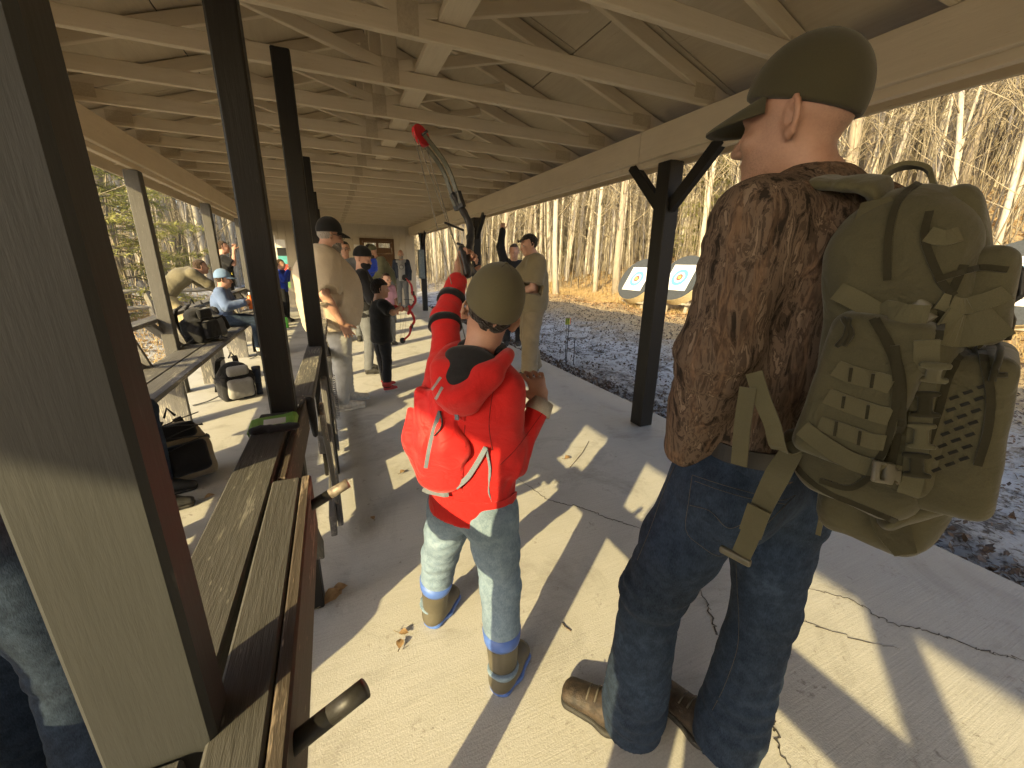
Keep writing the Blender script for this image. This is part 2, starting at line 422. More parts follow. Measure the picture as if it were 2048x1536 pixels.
def m_concrete():
    m, nt, b = _nt('broomed concrete'); v = coords(nt, rnd=False)
    big = noise(nt, v, 0.9, 5.0, 0.6); mid = noise(nt, v, 6.0, 6.0, 0.65); fine = noise(nt, v, 160.0, 3.0, 0.6)
    br = noise(nt, coords(nt, (1.5, 95.0, 1.0), False), 1.6, 4.0, 0.7)          # broom lines run across the walk
    spk = noise(nt, v, 38.0, 5.0, 0.75)
    col = ramp(nt, big, ((0.3, (0.37, 0.36, 0.335)), (0.7, (0.49, 0.48, 0.45))))
    col = mix(nt, 0.45, col, ramp(nt, mid, ((0.3, (0.35, 0.34, 0.315)), (0.65, (0.51, 0.5, 0.465)))))
    col = mix(nt, 0.34, col, ramp(nt, br, ((0.3, (0.3, 0.285, 0.255)), (0.6, (0.52, 0.505, 0.465)))))
    col = mix(nt, 0.25, col, ramp(nt, fine, ((0.3, (0.24, 0.23, 0.205)), (0.6, (0.55, 0.535, 0.49)))))
    st = _n(nt, 'ShaderNodeMath', operation='MULTIPLY'); nt.links.new(spk, st.inputs[0]); nt.links.new(mid, st.inputs[1])
    col = mix(nt, ramp(nt, st.outputs[0], ((0.33, 0.0), (0.43, 0.75))), col, (0.15, 0.125, 0.1))   # grit and stains
    blot = noise(nt, v, 2.2, 6.0, 0.7, 0.8)
    col = mix(nt, ramp(nt, blot, ((0.52, 0.0), (0.68, 0.5))), col, (0.2, 0.185, 0.155))
    # the outer half metre is damp and darker, as on any open edge
    tc = _n(nt, 'ShaderNodeTexCoord'); sx = _n(nt, 'ShaderNodeSeparateXYZ'); nt.links.new(tc.outputs['Object'], sx.inputs[0])
    wet = _n(nt, 'ShaderNodeMath', operation='MULTIPLY_ADD'); nt.links.new(mid, wet.inputs[0]); wet.inputs[1].default_value = 0.9; nt.links.new(sx.outputs[0], wet.inputs[2])
    mr = _n(nt, 'ShaderNodeMapRange'); mr.inputs['From Min'].default_value = 2.35; mr.inputs['From Max'].default_value = 3.15; nt.links.new(wet.outputs[0], mr.inputs['Value'])
    wm = mr.outputs[0]
    col = mix(nt, wm, col, mix(nt, 0.55, col, (0.17, 0.165, 0.16)))
    nt.links.new(col, b.inputs['Base Color'])
    rr = _n(nt, 'ShaderNodeMapRange'); rr.inputs['To Min'].default_value = 0.85; rr.inputs['To Max'].default_value = 0.45; nt.links.new(wm, rr.inputs['Value']); nt.links.new(rr.outputs[0], b.inputs['Roughness'])
    ad = _n(nt, 'ShaderNodeMath', operation='ADD'); nt.links.new(br, ad.inputs[0]); nt.links.new(fine, ad.inputs[1])
    bump(nt, b, ad.outputs[0], 0.24, 0.006); return m
MATS['concrete'] = m_concrete()
def m_ground():
    m, nt, b = _nt('leafy ground with frost and thin snow'); v = coords(nt, rnd=False)
    a = noise(nt, v, 0.35, 4.0, 0.6); mid = noise(nt, v, 3.0, 6.0, 0.7, 0.5); f = noise(nt, v, 24.0, 6.0, 0.75, 0.4); s = noise(nt, v, 1.1, 7.0, 0.72, 0.6)
    litter = ramp(nt, f, ((0.28, (0.13, 0.085, 0.042)), (0.42, (0.32, 0.22, 0.11)), (0.55, (0.5, 0.37, 0.19)), (0.75, (0.62, 0.5, 0.3))))
    mud = ramp(nt, f, ((0.3, (0.03, 0.026, 0.024)), (0.55, (0.085, 0.07, 0.058)), (0.72, (0.2, 0.15, 0.1))))
    tc = _n(nt, 'ShaderNodeTexCoord'); sp = _n(nt, 'ShaderNodeSeparateXYZ'); nt.links.new(tc.outputs['Object'], sp.inputs[0])
    mr = _n(nt, 'ShaderNodeMapRange'); mr.inputs['From Min'].default_value = 7.6; mr.inputs['From Max'].default_value = 5.6; mr.clamp = True
    wx = _n(nt, 'ShaderNodeMath', operation='MULTIPLY_ADD'); nt.links.new(s, wx.inputs[0]); wx.inputs[1].default_value = 2.5; nt.links.new(sp.outputs[0], wx.inputs[2])
    nt.links.new(wx.outputs[0], mr.inputs['Value'])
    trod = mr.outputs[0]                                   # trodden mud on the range lawn, leaf litter beyond
    col = mix(nt, trod, litter, mix(nt, ramp(nt, mid, ((0.42, 0.0), (0.6, 0.8))), mud, litter))
    sn = _n(nt, 'ShaderNodeMath', operation='MULTIPLY'); nt.links.new(mid, sn.inputs[0]); nt.links.new(f, sn.inputs[1])
    snow = ramp(nt, sn.outputs[0], ((0.185, 0.0), (0.27, 1.0)))
    sm = _n(nt, 'ShaderNodeMath', operation='MULTIPLY'); nt.links.new(snow, sm.inputs[0]); nt.links.new(trod, sm.inputs[1])
    sk = _n(nt, 'ShaderNodeMath', operation='MULTIPLY'); nt.links.new(sm.outputs[0], sk.inputs[0]); nt.links.new(ramp(nt, a, ((0.3, 0.45), (0.5, 1.0))), sk.inputs[1])
    col = mix(nt, sk.outputs[0], col, (0.6, 0.605, 0.61)); fr = _n(nt, 'ShaderNodeMath', operation='MULTIPLY'); nt.links.new(trod, fr.inputs[0]); nt.links.new(ramp(nt, f, ((0.4, 0.0), (0.7, 0.6))), fr.inputs[1]); col = mix(nt, fr.outputs[0], col, (0.36, 0.365, 0.36))
    nt.links.new(col, b.inputs['Base Color']); b.inputs['Roughness'].default_value = 0.9
    ad = _n(nt, 'ShaderNodeMath', operation='ADD'); nt.links.new(f, ad.inputs[0]); nt.links.new(mid, ad.inputs[1])
    bump(nt, b, ad.outputs[0], 0.9, 0.06); return m
MATS['ground'] = m_ground()

# ---------------------------------------------------------------- ground
def sstep(a, b, x): t = np.clip((x-a)/(b-a), 0, 1); return t*t*(3-2*t)
def ground_z(x, y):
    x = np.asarray(x, float); y = np.asarray(y, float)
    z = -0.07+0.0*x
    z = z+0.26*sstep(3.5, 8.5, x)
    h = np.maximum(x-8.9-0.5*np.sin(y*0.5)-0.9*sstep(10, 24, y)*3, 0)
    h2 = np.minimum(h, 42); z = z+np.where(h2 < 1.2, 0.13*h2*h2, 0.13*1.44+0.31*(h2-1.2))*(1-0.5*sstep(12, 26, y))
    z = z+0.10*np.maximum(y-19, 0)*(1-0.6*sstep(60, 120, y))*sstep(-4, 6, x)*0.5
    l = np.maximum(-x-5, 0); z = z+0.045*np.minimum(l, 40)
    amp = sstep(3.0, 5.0, x)+sstep(2.3, 4, -x)
    z = z+amp*(0.05*np.sin(x*1.3+y*0.7)*np.cos(y*1.1-x*0.4)+0.03*np.sin(x*3.1-y*2.3))
    return z
def build_ground():
    xs = np.unique(np.concatenate([np.linspace(-160, -14, 30), np.linspace(-14, 24, 153), np.linspace(24, 170, 40)]))
    ys = np.unique(np.concatenate([np.linspace(-80, -6, 16), np.linspace(-6, 30, 145), np.linspace(30, 190, 40)]))
    X, Y = np.meshgrid(xs, ys, indexing='ij'); Z = ground_z(X, Y)
    near = (np.abs(X-0.6) < 2.6) & (Y > -11.8) & (Y < 15.6); Z = np.where(near, -0.16, Z)
    Z = np.where((X > 2.5) & (X < 20), Z+0.02*np.sin(X*7.0+3*np.sin(Y*5))*np.sin(Y*8.0), Z)
    nx, ny = X.shape; i, j = np.meshgrid(np.arange(nx-1), np.arange(ny-1), indexing='ij'); a = i*ny+j
    q = np.stack([a, a+ny, a+ny+1, a+1], -1).reshape(-1, 4)
    o = new_obj('ground', mesh_np('ground', np.stack([X, Y, Z], -1).reshape(-1, 3), q), 'ground'); tag(o, kind='structure')
build_ground()
SLAB_X0, SLAB_X1, SLAB_Y0, SLAB_Y1 = -1.9, 2.86, -11.6, 15.4
slab = new_obj('concrete_slab', box_mesh(SLAB_X1-SLAB_X0, SLAB_Y1-SLAB_Y0, 0.2, 0.012), 'concrete', None, ((SLAB_X0+SLAB_X1)/2, (SLAB_Y0+SLAB_Y1)/2, -0.1))
tag(slab, kind='structure')
# object coordinates of the slab start at its centre: shift the mesh so they are world coordinates
_off = Vector(slab.location)
for v in slab.data.vertices: v.co += _off
slab.location = (0, 0, 0)
def crack(px, n=60, w=0.0026):
    P = smooth_path(np.array([at_z(x, y, 0.0) for x, y in px]), n); P[:, 2] = 0.0025
    P[1:-1, :2] += RNG.normal(0, 0.006, (n-2, 2))
    wd = w*(0.35+RNG.random(n))*np.sin(np.linspace(0.15, 3.0, n))**0.5
    strap('crack', P, wd*2, (1, 0.3, 0) if abs(P[-1,0]-P[0,0]) < abs(P[-1,1]-P[0,1]) else (0.3, 1, 0), 'crackm', slab, 0.001)
crack([(1035, 958), (1100, 1000), (1160, 1015), (1225, 1040), (1300, 1062)])
crack([(1590, 1170), (1700, 1200), (1780, 1245), (1880, 1270), (1960, 1300), (2060, 1325)], 80)
crack([(1395, 1175), (1420, 1220), (1430, 1260), (1450, 1300)], 30, 0.003)
crack([(1530, 1420), (1550, 1450), (1555, 1490), (1580, 1540)], 30, 0.003)
crack([(1800, 1300), (1650, 1260), (1590, 1235)], 24, 0.002)

# ---------------------------------------------------------------- the shelter
XL, XR, XM = -1.60, 2.53, 0.465
ZB, ZT = 2.20, 2.47                  # beam underside, truss seat
ROOF_S = 0.333
sh = thing('archery_shelter', 'long open timber shelter with dark posts and cream painted roof trusses', 'shelter', (XM, 5.0, 0))
def roof_z(x): return ZT+0.089+0.035+(XR-XM-abs(x-XM))*ROOF_S
for y in (-11.4, -9.0, -6.6, -4.3, -2.15, 0.4, 2.85, 5.3, 7.85, 10.3, 12.75):
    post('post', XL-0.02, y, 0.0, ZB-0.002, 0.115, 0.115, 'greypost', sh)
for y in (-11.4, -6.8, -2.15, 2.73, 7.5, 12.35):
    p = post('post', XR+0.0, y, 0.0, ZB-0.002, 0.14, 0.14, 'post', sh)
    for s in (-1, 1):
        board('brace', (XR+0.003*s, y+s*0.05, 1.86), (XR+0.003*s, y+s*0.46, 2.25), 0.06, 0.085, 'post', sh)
for y in (0.468, 2.80, 5.3, 7.8, 10.3, 12.7):
    if y < 1: post('post', -0.219, y-0.018, 0.0, ZT-0.003, 0.056, 0.098, 'post_sunlit', sh)
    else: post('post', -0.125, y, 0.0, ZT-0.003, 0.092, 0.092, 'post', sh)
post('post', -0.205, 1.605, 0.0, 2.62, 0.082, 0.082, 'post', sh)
for X in (XL, XR):
    s = -1 if X < 0 else 1
    y = -11.6
    while y < 14.1:                  # each beam is made of butted lengths
        e = min(y+4.88, 14.2)
        board('beam', (X-0.045*s, y+0.002, (ZB+0.045+ZT)/2), (X-0.045*s, e-0.002, (ZB+0.045+ZT)/2), 0.045, ZT-ZB-0.047, 'beam', sh)
        board('beam', (X+0.004*s, y+0.002, (ZB+ZT)/2), (X+0.004*s, e-0.002, (ZB+ZT)/2), 0.045, ZT-ZB-0.004, 'beam', sh)
        board('beam_trim', (X+0.058*s, y+0.002, ZB+0.075), (X+0.058*s, e-0.002, ZB+0.075), 0.05, 0.10, 'beam', sh)
        y = e
# trusses every two feet
ty = -4.4
ys_t = []
ty = -4.4
while ty < 14.1: ys_t.append(ty); ty += 0.622
for k, y in enumerate(ys_t):
    y = y-0.05
    bc = board('bottom_chord', (XL-0.12, y, ZT+0.0445), (XR+0.12, y, ZT+0.0445), 0.038, 0.089, 'cream', sh)
    for s in (-1, 1):
        xe = XM+s*(XR-XM+0.42)
        n = unit((0, 0, 1))
        z0 = roof_z(xe)-0.052; z1 = roof_z(XM)-0.052
        board('top_chord', (xe, y, z0), (XM+s*0.002, y, z1), 0.038, 0.089, 'cream', sh)
        board('web', (XM+s*0.02, y, ZT+0.1), (XM+s*1.02, y, roof_z(XM+1.02)-0.12), 0.036, 0.064, 'cream', sh)
    kp = board('king_post', (XM, y, ZT+0.091), (XM, y, roof_z(XM)-0.1), 0.037, 0.089, 'cream', sh, up=(1,0,0))
    for f in (-1, 1):
        board('nail_plate', (XM-0.05, y+f*0.0205, ZT+0.075), (XM+0.05, y+f*0.0205, ZT+0.075), 0.002, 0.14, 'plate', sh, bev=0)
        for s in (-1, 1):
            board('nail_plate', (XM+s*(XR-XM-0.02), y+f*0.0205, ZT+0.07), (XM+s*(XR-XM-0.2), y+f*0.0205, ZT+0.07), 0.002, 0.085, 'plate', sh, bev=0)
board('runner_board', (XM+0.22, -4.5, ZT+0.11), (XM+0.22, 14.1, ZT+0.11), 0.14, 0.036, 'cream', sh)
# plywood sheets over the trusses with H-clip gaps
for s in (-1, 1):
    L = (XR-XM+0.5)/math.cos(math.atan(ROOF_S)); nrow = 2; w = L/nrow
    for r in range(nrow):
        y = -11.7+(-0.6 if r else 0.0)
        while y < 14.2:
            e = min(y+2.44, 14.35)
            def P(t, yy): x = XM+s*(t*math.cos(math.atan(ROOF_S))); return (x, yy, roof_z(x)+0.012)
            a = np.array(P((r+0.5)*w, y+0.004)); b = np.array(P((r+0.5)*w, e-0.004))
            nrm = unit((s*ROOF_S, 0, 1))
            board('roof_sheet', a, b, w-0.008, 0.012, 'ply', sh, up=tuple(nrm), bev=0)
            y = e
    xe = XM+s*(XR-XM+0.5)
    board('eave_fascia', (xe, -11.7, roof_z(xe)-0.055), (xe, 14.35, roof_z(xe)-0.055), 0.024, 0.15, 'beam', sh)
    # shingle deck above, so that no light leaks through the joints
    a = np.array([XM, 0, roof_z(XM)+0.04]); b = np.array([xe+s*0.03, 0, roof_z(xe+s*0.03)+0.04])
    o = board('roof_shingles', ((a+b)/2)+[0, -11.75, 0], ((a+b)/2)+[0, 14.4, 0], np.linalg.norm(b-a)+0.03, 0.02, 'post', sh, up=tuple(unit((s*ROOF_S, 0, 1))), bev=0)
board('rear_wall', (XL-0.1, -11.62, 1.45), (XR+0.1, -11.62, 1.45), 0.03, 2.9, 'siding', sh, bev=0)
# far end wall: separate siding boards, a door and a window
YW = 14.22
xw = XL-0.1
while xw < XR+0.1:
    e = min(xw+0.203, XR+0.12)
    if not (0.93 < (xw+e)/2 < 1.98):
        board('siding_board', ((xw+e)/2, YW+0.01, 0.0), ((xw+e)/2, YW+0.01, roof_z((xw+e)/2)-0.02), 0.018, e-xw-0.008, 'siding', sh, up=(1,0,0), bev=0.003)
    else:
        board('siding_board', ((xw+e)/2, YW+0.01, 2.1), ((xw+e)/2, YW+0.01, roof_z((xw+e)/2)-0.02), 0.018, e-xw-0.008, 'siding', sh, up=(1,0,0), bev=0.003)
    xw = e
board('wall_backing', (XL-0.1, YW+0.05, 2.15), (XR+0.1, YW+0.05, 2.15), 0.03, 0.1, 'siding', sh)
for x0, x1 in ((XL-0.1, 0.93), (1.99, XR+0.1)):
    board('wall_backing', (x0, YW+0.05, 1.05), (x1, YW+0.05, 1.05), 0.03, 2.08, 'siding', sh, bev=0)
board('wall_backing', (XL-0.1, YW+0.05, 2.75), (XR+0.1, YW+0.05, 2.75), 0.03, 1.05, 'siding', sh, bev=0)
door = board('door', (1.46, YW, 0.02), (1.46, YW, 1.64), 0.045, 0.93, 'doorbrown', sh, up=(1,0,0))
for x in (0.975, 1.945): board('door_frame', (x, YW-0.01, 0.0), (x, YW-0.01, 2.1), 0.06, 0.075, 'doorbrown', sh, up=(1,0,0))
board('door_frame', (0.94, YW-0.012, 2.06), (1.98, YW-0.012, 2.06), 0.06, 0.085, 'doorbrown', sh)
board('door_panel', (1.02, YW-0.001, 1.735), (1.90, YW-0.001, 1.735), 0.044, 0.18, 'doorbrown', sh)
board('door_panel', (1.02, YW-0.001, 1.99), (1.90, YW-0.001, 1.99), 0.044, 0.05, 'doorbrown', sh)
for x in (1.03, 1.46, 1.89): board('window_frame', (x, YW-0.002, 1.828), (x, YW-0.002, 1.962), 0.05, 0.075, 'doorbrown', sh, up=(1,0,0))
for x in (1.245, 1.675): board('window_pane', (x, YW+0.004, 1.828), (x, YW+0.004, 1.962), 0.006, 0.35, 'glass', sh, up=(1,0,0), bev=0)
tube('door_handle', [(1.84, YW-0.02, 1.0), (1.84, YW-0.07, 1.0), (1.76, YW-0.07, 1.0)], 0.01, 'steel', sh)

nt_ = tag(board('notice_sheet', (0.86, YW-0.004, 1.63), (0.86, YW-0.004, 1.9), 0.003, 0.2, 'paper', None, up=(1,0,0), bev=0), 'white paper notice pinned to the far end wall beside the door', 'notice')
board('notice_print', (0.83, YW-0.007, 1.76), (0.89, YW-0.007, 1.76), 0.001, 0.05, 'black', nt_, bev=0)
bs = tag(board('wall_sign', (-0.62, YW-0.02, 1.98), (-0.25, YW-0.02, 1.98), 0.02, 0.14, 'bluesign', None), 'small blue sign high on the far end wall', 'sign')
ub = thing('utility_box', 'grey green electric box mounted on a dark right hand post', 'utility box', (2.44, 12.2, 1.1))
board('box_body', (2.44, 12.20, 0.95), (2.44, 12.20, 1.75), 0.14, 0.16, 'utilbox', ub, up=(1,0,0))
board('box_door', (2.44, 12.122, 1.0), (2.44, 12.122, 1.7), 0.012, 0.12, 'utilbox', ub, up=(1,0,0))
tube('conduit', [(2.44, 12.2, 1.75), (2.44, 12.22, 2.0), (2.46, 12.25, 2.2)], 0.016, 'utilbox', ub)

# ---------------------------------------------------------------- bow rail beside the camera (boards, fascia, pegs)
br = thing('bow_rail', 'worn waist high plank rail with black pipe pegs, nearest the camera', 'rail', (-0.2, 0.7, 0))
RZ = 0.90
board('rail_board', (-0.245, -1.6, RZ-0.019), (-0.245, 0.418, RZ-0.019), 0.093, 0.038, 'rail', br)
board('rail_board', (-0.240, 0.518, RZ-0.019), (-0.225, 1.553, RZ-0.019), 0.098, 0.038, 'rail', br)
board('rail_board', (-0.152, -1.6, RZ-0.017), (-0.150, 1.03, RZ-0.017), 0.062, 0.036, 'rail', br)
board('fascia_board', (-0.109, -1.6, RZ-0.075), (-0.107, 1.035, RZ-0.075), 0.022, 0.15, 'fascia', br)
board('under_board', (-0.165, 1.06, RZ-0.075), (-0.15, 1.72, RZ-0.075), 0.022, 0.13, 'fascia', br)
for y in (-1.3,):
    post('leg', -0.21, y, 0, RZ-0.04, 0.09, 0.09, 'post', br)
board('strut', (-0.15, 1.15, RZ-0.16), (-0.15, 1.52, 0.32), 0.036, 0.07, 'rail', br)
for k, (y, mt) in enumerate(((0.412, 'pipe'), (0.95, 'pipe'))):
    a = np.array([-0.118, y, RZ-0.05]); b = np.array([-0.012, y+0.008, RZ-0.002])
    pg = tube('peg', [a, a*0.4+b*0.6], 0.0125, 'pipe', br, 14)
    tube('peg_end', [a*0.4+b*0.6, b], 0.0125, 'chip' if k else 'pipe', br, 14)
# taped card, black cloth
tp = thing('taped_card', 'white card under bright green tape on the rail top', 'card', (-0.2, 1.46, RZ))
MATS['greentape'] = plain('green painter tape', (0.2, 0.42, 0.07), 0.5, scale=14)
strap('tape', [(-0.285, 1.44, RZ-0.01), (-0.28, 1.44, RZ+0.003), (-0.2, 1.455, RZ+0.004), (-0.158, 1.46, RZ+0.003), (-0.15, 1.465, RZ-0.06)], 0.115, (0, 1, 0), 'greentape', tp, 0.0012, 14)
strap('card', [(-0.25, 1.445, RZ+0.0056), (-0.185, 1.452, RZ+0.0056)], 0.055, (0, 1, 0), 'paper', tp, 0.001)
MATS['blackcloth'] = fabric('black cloth', (0.018, 0.018, 0.02))
cl = SDF((-0.3, 1.25, RZ-0.02), (-0.14, 1.42, RZ+0.03), 0.004)
for i in range(5): cl.econe((-0.27+0.025*i, 1.375+0.006*math.sin(i*2), RZ+0.006), (-0.25+0.025*i, 1.385-0.004*i, RZ+0.009), 0.02, 0.017, 0.012, 0.01, (0, 1, 0), 0.01)
tag(cl.build('folded_glove', 'blackcloth'), 'crumpled black glove lying on the rail by the green tape', 'glove')

# ---------------------------------------------------------------- half gate behind the rail
gt = thing('half_gate', 'low dark wooden gate with spring, beside the man in the tan shirt', 'gate', (-0.14, 3.0, 0))
GX = -0.135
board('top_rail', (GX-0.02, 1.72, 0.885), (GX, 3.0, 0.885), 0.085, 0.036, 'greyboard', gt)
board('top_rail', (GX+0.02, 2.9, 0.91), (GX+0.03, 4.22, 0.91), 0.085, 0.036, 'greyboard', gt)
board('mid_rail', (GX+0.02, 1.9, 0.6), (GX+0.02, 4.2, 0.6), 0.03, 0.09, 'greyboard', gt)
board('bottom_rail', (GX+0.02, 1.95, 0.13), (GX+0.02, 4.2, 0.13), 0.03, 0.12, 'greyboard', gt)
board('brace', (GX+0.045, 1.72, 0.84), (GX+0.045, 2.2, 0.05), 0.02, 0.07, 'greyboard', gt)
for y in (2.12, 3.1, 4.15): post('stile', GX+0.05, y, 0.03, 0.865, 0.07, 0.03, 'greyboard', gt)
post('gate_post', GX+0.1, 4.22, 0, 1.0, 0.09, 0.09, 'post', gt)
sp = [(GX+0.085+0.012*math.cos(t*2*math.pi), 2.45+0.45*t/22+0.0, 0.78-0.42*t/22+0.012*math.sin(t*2*math.pi)) for t in np.linspace(0, 22, 220)]
tube('spring', sp, 0.003, 'steel', gt, 5)
board('latch', (GX+0.08, 2.43, 0.78), (GX+0.08, 2.43, 0.9), 0.02, 0.03, 'steel', gt)
hb = SDF((-0.2, 1.68, 0.68), (-0.05, 1.85, 0.9), 0.006)
hb.econe((-0.13, 1.74, 0.88), (-0.125, 1.76, 0.72), 0.045, 0.03, 0.02, 0.012, (0, 1, 0), 0.02)
tag(hb.build('hanging_cloth', 'blackcloth'), 'black cloth hanging over the near end of the half gate', 'cloth')

# ---------------------------------------------------------------- long bench along the left side
bn = thing('bench', 'long weathered grey plank bench with slanted back supports on the left', 'bench', (-1.5, 4.5, 0))
for (y0, y1) in ((-3.6, 1.2), (1.204, 4.6), (4.604, 8.6), (8.604, 12.4)):
    board('seat_board', (-1.30, y0, 0.455), (-1.30, y1, 0.455), 0.185, 0.038, 'greyboard', bn)
    board('seat_board', (-1.497, y0, 0.455), (-1.497, y1, 0.455), 0.185, 0.038, 'greyboard', bn)
    board('back_rail', (-1.74, y0, 0.795), (-1.74, y1, 0.795), 0.14, 0.038, 'greyboard', bn)
for y in (-2.4, -0.6, 1.0, 2.5, 4.15, 5.6, 7.0, 8.4, 10.0):
    board('leg_plank', (-1.37, y, 0.0), (-1.37, y, 0.435), 0.038, 0.24, 'greyboard', bn, up=(1,0,0))
    board('leg_plank', (-1.36, y+0.041, 0.02), (-1.36, y+0.041, 0.30), 0.038, 0.2, 'greyboard', bn, up=(1,0,0))
for y in (-2.0, -0.4, 1.6, 3.2, 4.5, 5.55, 6.9, 8.5, 10.0):
    board('back_support', (-1.6, y, 0.44), (-1.70, y, 0.775), 0.038, 0.12, 'greyboard', bn, up=(1,0,0))
    board('back_brace', (-1.62, y-0.02, 0.46), (-1.72, y-0.42, 0.77), 0.05, 0.085, 'greyboard', bn, up=(1,0,0))

# ---------------------------------------------------------------- woods
def m_bark(name, a, b_, dark, sc=1.0):
    m, nt, b = _nt(name); v = coords(nt, (1, 1, 0.35))
    f = noise(nt, v, 9*sc, 6.0, 0.7); g = noise(nt, coords(nt, (6, 6, 1.2)), 5*sc, 4.0, 0.6)
    col = ramp(nt, f, ((0.3, b_), (0.65, a))); col = mix(nt, ramp(nt, g, ((0.55, 0.0), (0.72, 0.85))), col, dark)
    oi = _n(nt, 'ShaderNodeObjectInfo'); col = mix(nt, ramp(nt, oi.outputs['Random'], ((0.0, 0.0), (1.0, 0.45))), col, b_)
    nt.links.new(col, b.inputs['Base Color']); b.inputs['Roughness'].default_value = 0.9; bump(nt, b, g, 0.5, 0.02); return m
MATS['palebark'] = m_bark('pale aspen bark', (0.5, 0.455, 0.37), (0.33, 0.29, 0.225), (0.13, 0.11, 0.085))
MATS['greybark'] = m_bark('grey maple bark', (0.34, 0.29, 0.22), (0.22, 0.18, 0.13), (0.1, 0.08, 0.06))
MATS['twig'] = plain('bare twig', (0.32, 0.27, 0.185), 0.9, c2=(0.17, 0.14, 0.09), scale=2.0, bmp=0)
MATS['fencewood'] = wood('silvered split rail', (0.36, 0.33, 0.28), (0.22, 0.2, 0.17), None, grain=2)
def m_leaf(name, c, c2, tr=0.25):
    m, nt, b = _nt(name); v = coords(nt, rnd=False); f = noise(nt, v, 30.0, 2.0)
    nt.links.new(ramp(nt, f, ((0.3, c2), (0.7, c))), b.inputs['Base Color']); b.inputs['Roughness'].default_value = 0.7
    b.inputs['Transmission Weight'].default_value = 0.0
    t = _n(nt, 'ShaderNodeBsdfTranslucent'); t.inputs[0].default_value = c4(c); mx = _n(nt, 'ShaderNodeMixShader'); mx.inputs[0].default_value = tr
    out = nt.nodes['Material Output']; nt.links.new(b.outputs[0], mx.inputs[1]); nt.links.new(t.outputs[0], mx.inputs[2]); nt.links.new(mx.outputs[0], out.inputs['Surface']); return m
MATS['needle'] = m_leaf('yellow green needles', (0.36, 0.35, 0.1), (0.17, 0.18, 0.05), 0.35)
MATS['deadleaf'] = m_leaf('dead brown leaf', (0.44, 0.29, 0.14), (0.2, 0.12, 0.055), 0.15)
MATS['wetleaf'] = m_leaf('wet dark leaf', (0.13, 0.08, 0.045), (0.04, 0.028, 0.02), 0.05)
MATS['straw'] = m_leaf('dry straw grass', (0.5, 0.37, 0.17), (0.3, 0.2, 0.08), 0.2)

def wiggle(a, d, L, n, bend, rng):
    """a growing path from a along d"""
    P = [np.array(a, float)]; d = unit(d)
    for i in range(n):
        d = unit(d+rng.normal(0, bend, 3)); P.append(P[-1]+d*L/n)
    return np.array(P)
def wiggles(a, d, L, n, bend, rng):
    """many growing paths at once"""
    d = d/np.linalg.norm(d, axis=1, keepdims=True); P = [a]; bend = np.broadcast_to(bend, (len(a),))[:, None]
    for i in range(n):
        d = d+rng.normal(0, 1, d.shape)*bend; d /= np.linalg.norm(d, axis=1, keepdims=True); P.append(P[-1]+d*(L/n)[:, None])
    return np.stack(P, 1)
def in_view_v(x, y, m=80):
    p = (np.stack([x, y, np.full_like(x, 1.5)], -1)-CAM_P) @ RB; z = np.where(p[:, 2] < 0.5, 0.5, p[:, 2]); u = 1024+CAM_F*p[:, 0]/z
    return (p[:, 2] > 0.5) & (u > -m) & (u < 2048+m)
def tree_variant(k, H, r0):
    rng = np.random.default_rng(100+k)
    trunk = wiggle((0,0,-0.4), (rng.normal(0, 0.04), rng.normal(0, 0.04), 1), H, 9, 0.035, rng)
    tt = np.linspace(0, 1, 10); rad = r0*(1-0.85*tt)*(1+0.35*np.exp(-tt*30))
    v, q, t = tube_arrays([(trunk, rad)], 9)
    tm = mesh_np('trunk', v, q, t)
    br = []
    for i in range(46):
        h = rng.uniform(0.16, 0.98); p = np.array([np.interp(h, tt, trunk[:, c]) for c in range(3)]); rr = np.interp(h, tt, rad)
        an = rng.uniform(0, 2*np.pi); up = rng.uniform(0.45, 1.6)
        L = (1-h)*H*rng.uniform(0.1, 0.22)+rng.uniform(0.5, 1.2)
        b = wiggle(p, (math.cos(an), math.sin(an), up), L, 5, 0.1, rng); r1 = min(rr*0.28, 0.02)+0.006
        br.append((b, np.linspace(r1, 0.006, 6)))
        for j in range(rng.integers(2, 5)):
            s = b[rng.integers(2, 6)]
            br.append((wiggle(s, unit(b[-1]-b[0])+rng.normal(0, 0.6, 3)+[0,0,0.2], L*rng.uniform(0.25, 0.5), 3, 0.12, rng), np.linspace(0.011, 0.005, 4)))
    v, q, t = tube_arrays(br, 3, False)
    return tm, mesh_np('crown', v, q, t)
VAR = [tree_variant(k, *hr) for k, hr in enumerate(((15, .062), (17, .09), (14, .045), (18, .13), (13, .036), (16, .075), (17, .17), (12, .04)))]
for i, (tm, cm) in enumerate(VAR):
    bk = 'greybark' if i in (6, 3) else 'palebark'
    tm.materials.append(MATS[bk]); cm.materials.append(MATS['twig'])
def plant_tree(k, x, y, s, rz, lean, label, group):
    o = thing('bare_tree', label, 'tree', (x, y, float(ground_z(x, y))), group)
    o.rotation_euler = (lean[0], lean[1], rz); o.scale = (s, s, s)
    new_obj('trunk', VAR[k][0], None, o); new_obj('crown', VAR[k][1], None, o)
rng = np.random.default_rng(5)
def in_view(x, y, z=1.5, m=80):
    p = RB.T @ (np.array([x, y, z])-CAM_P)
    if p[2] < 0.5: return False
    u = 1024+CAM_F*p[0]/p[2]; return -m < u < 2048+m
spots = []
def try_spot(x, y, gap):
    for a, b in spots:
        if (a-x)**2+(b-y)**2 < gap*gap: return False
    spots.append((x, y)); return True
cnt = 0
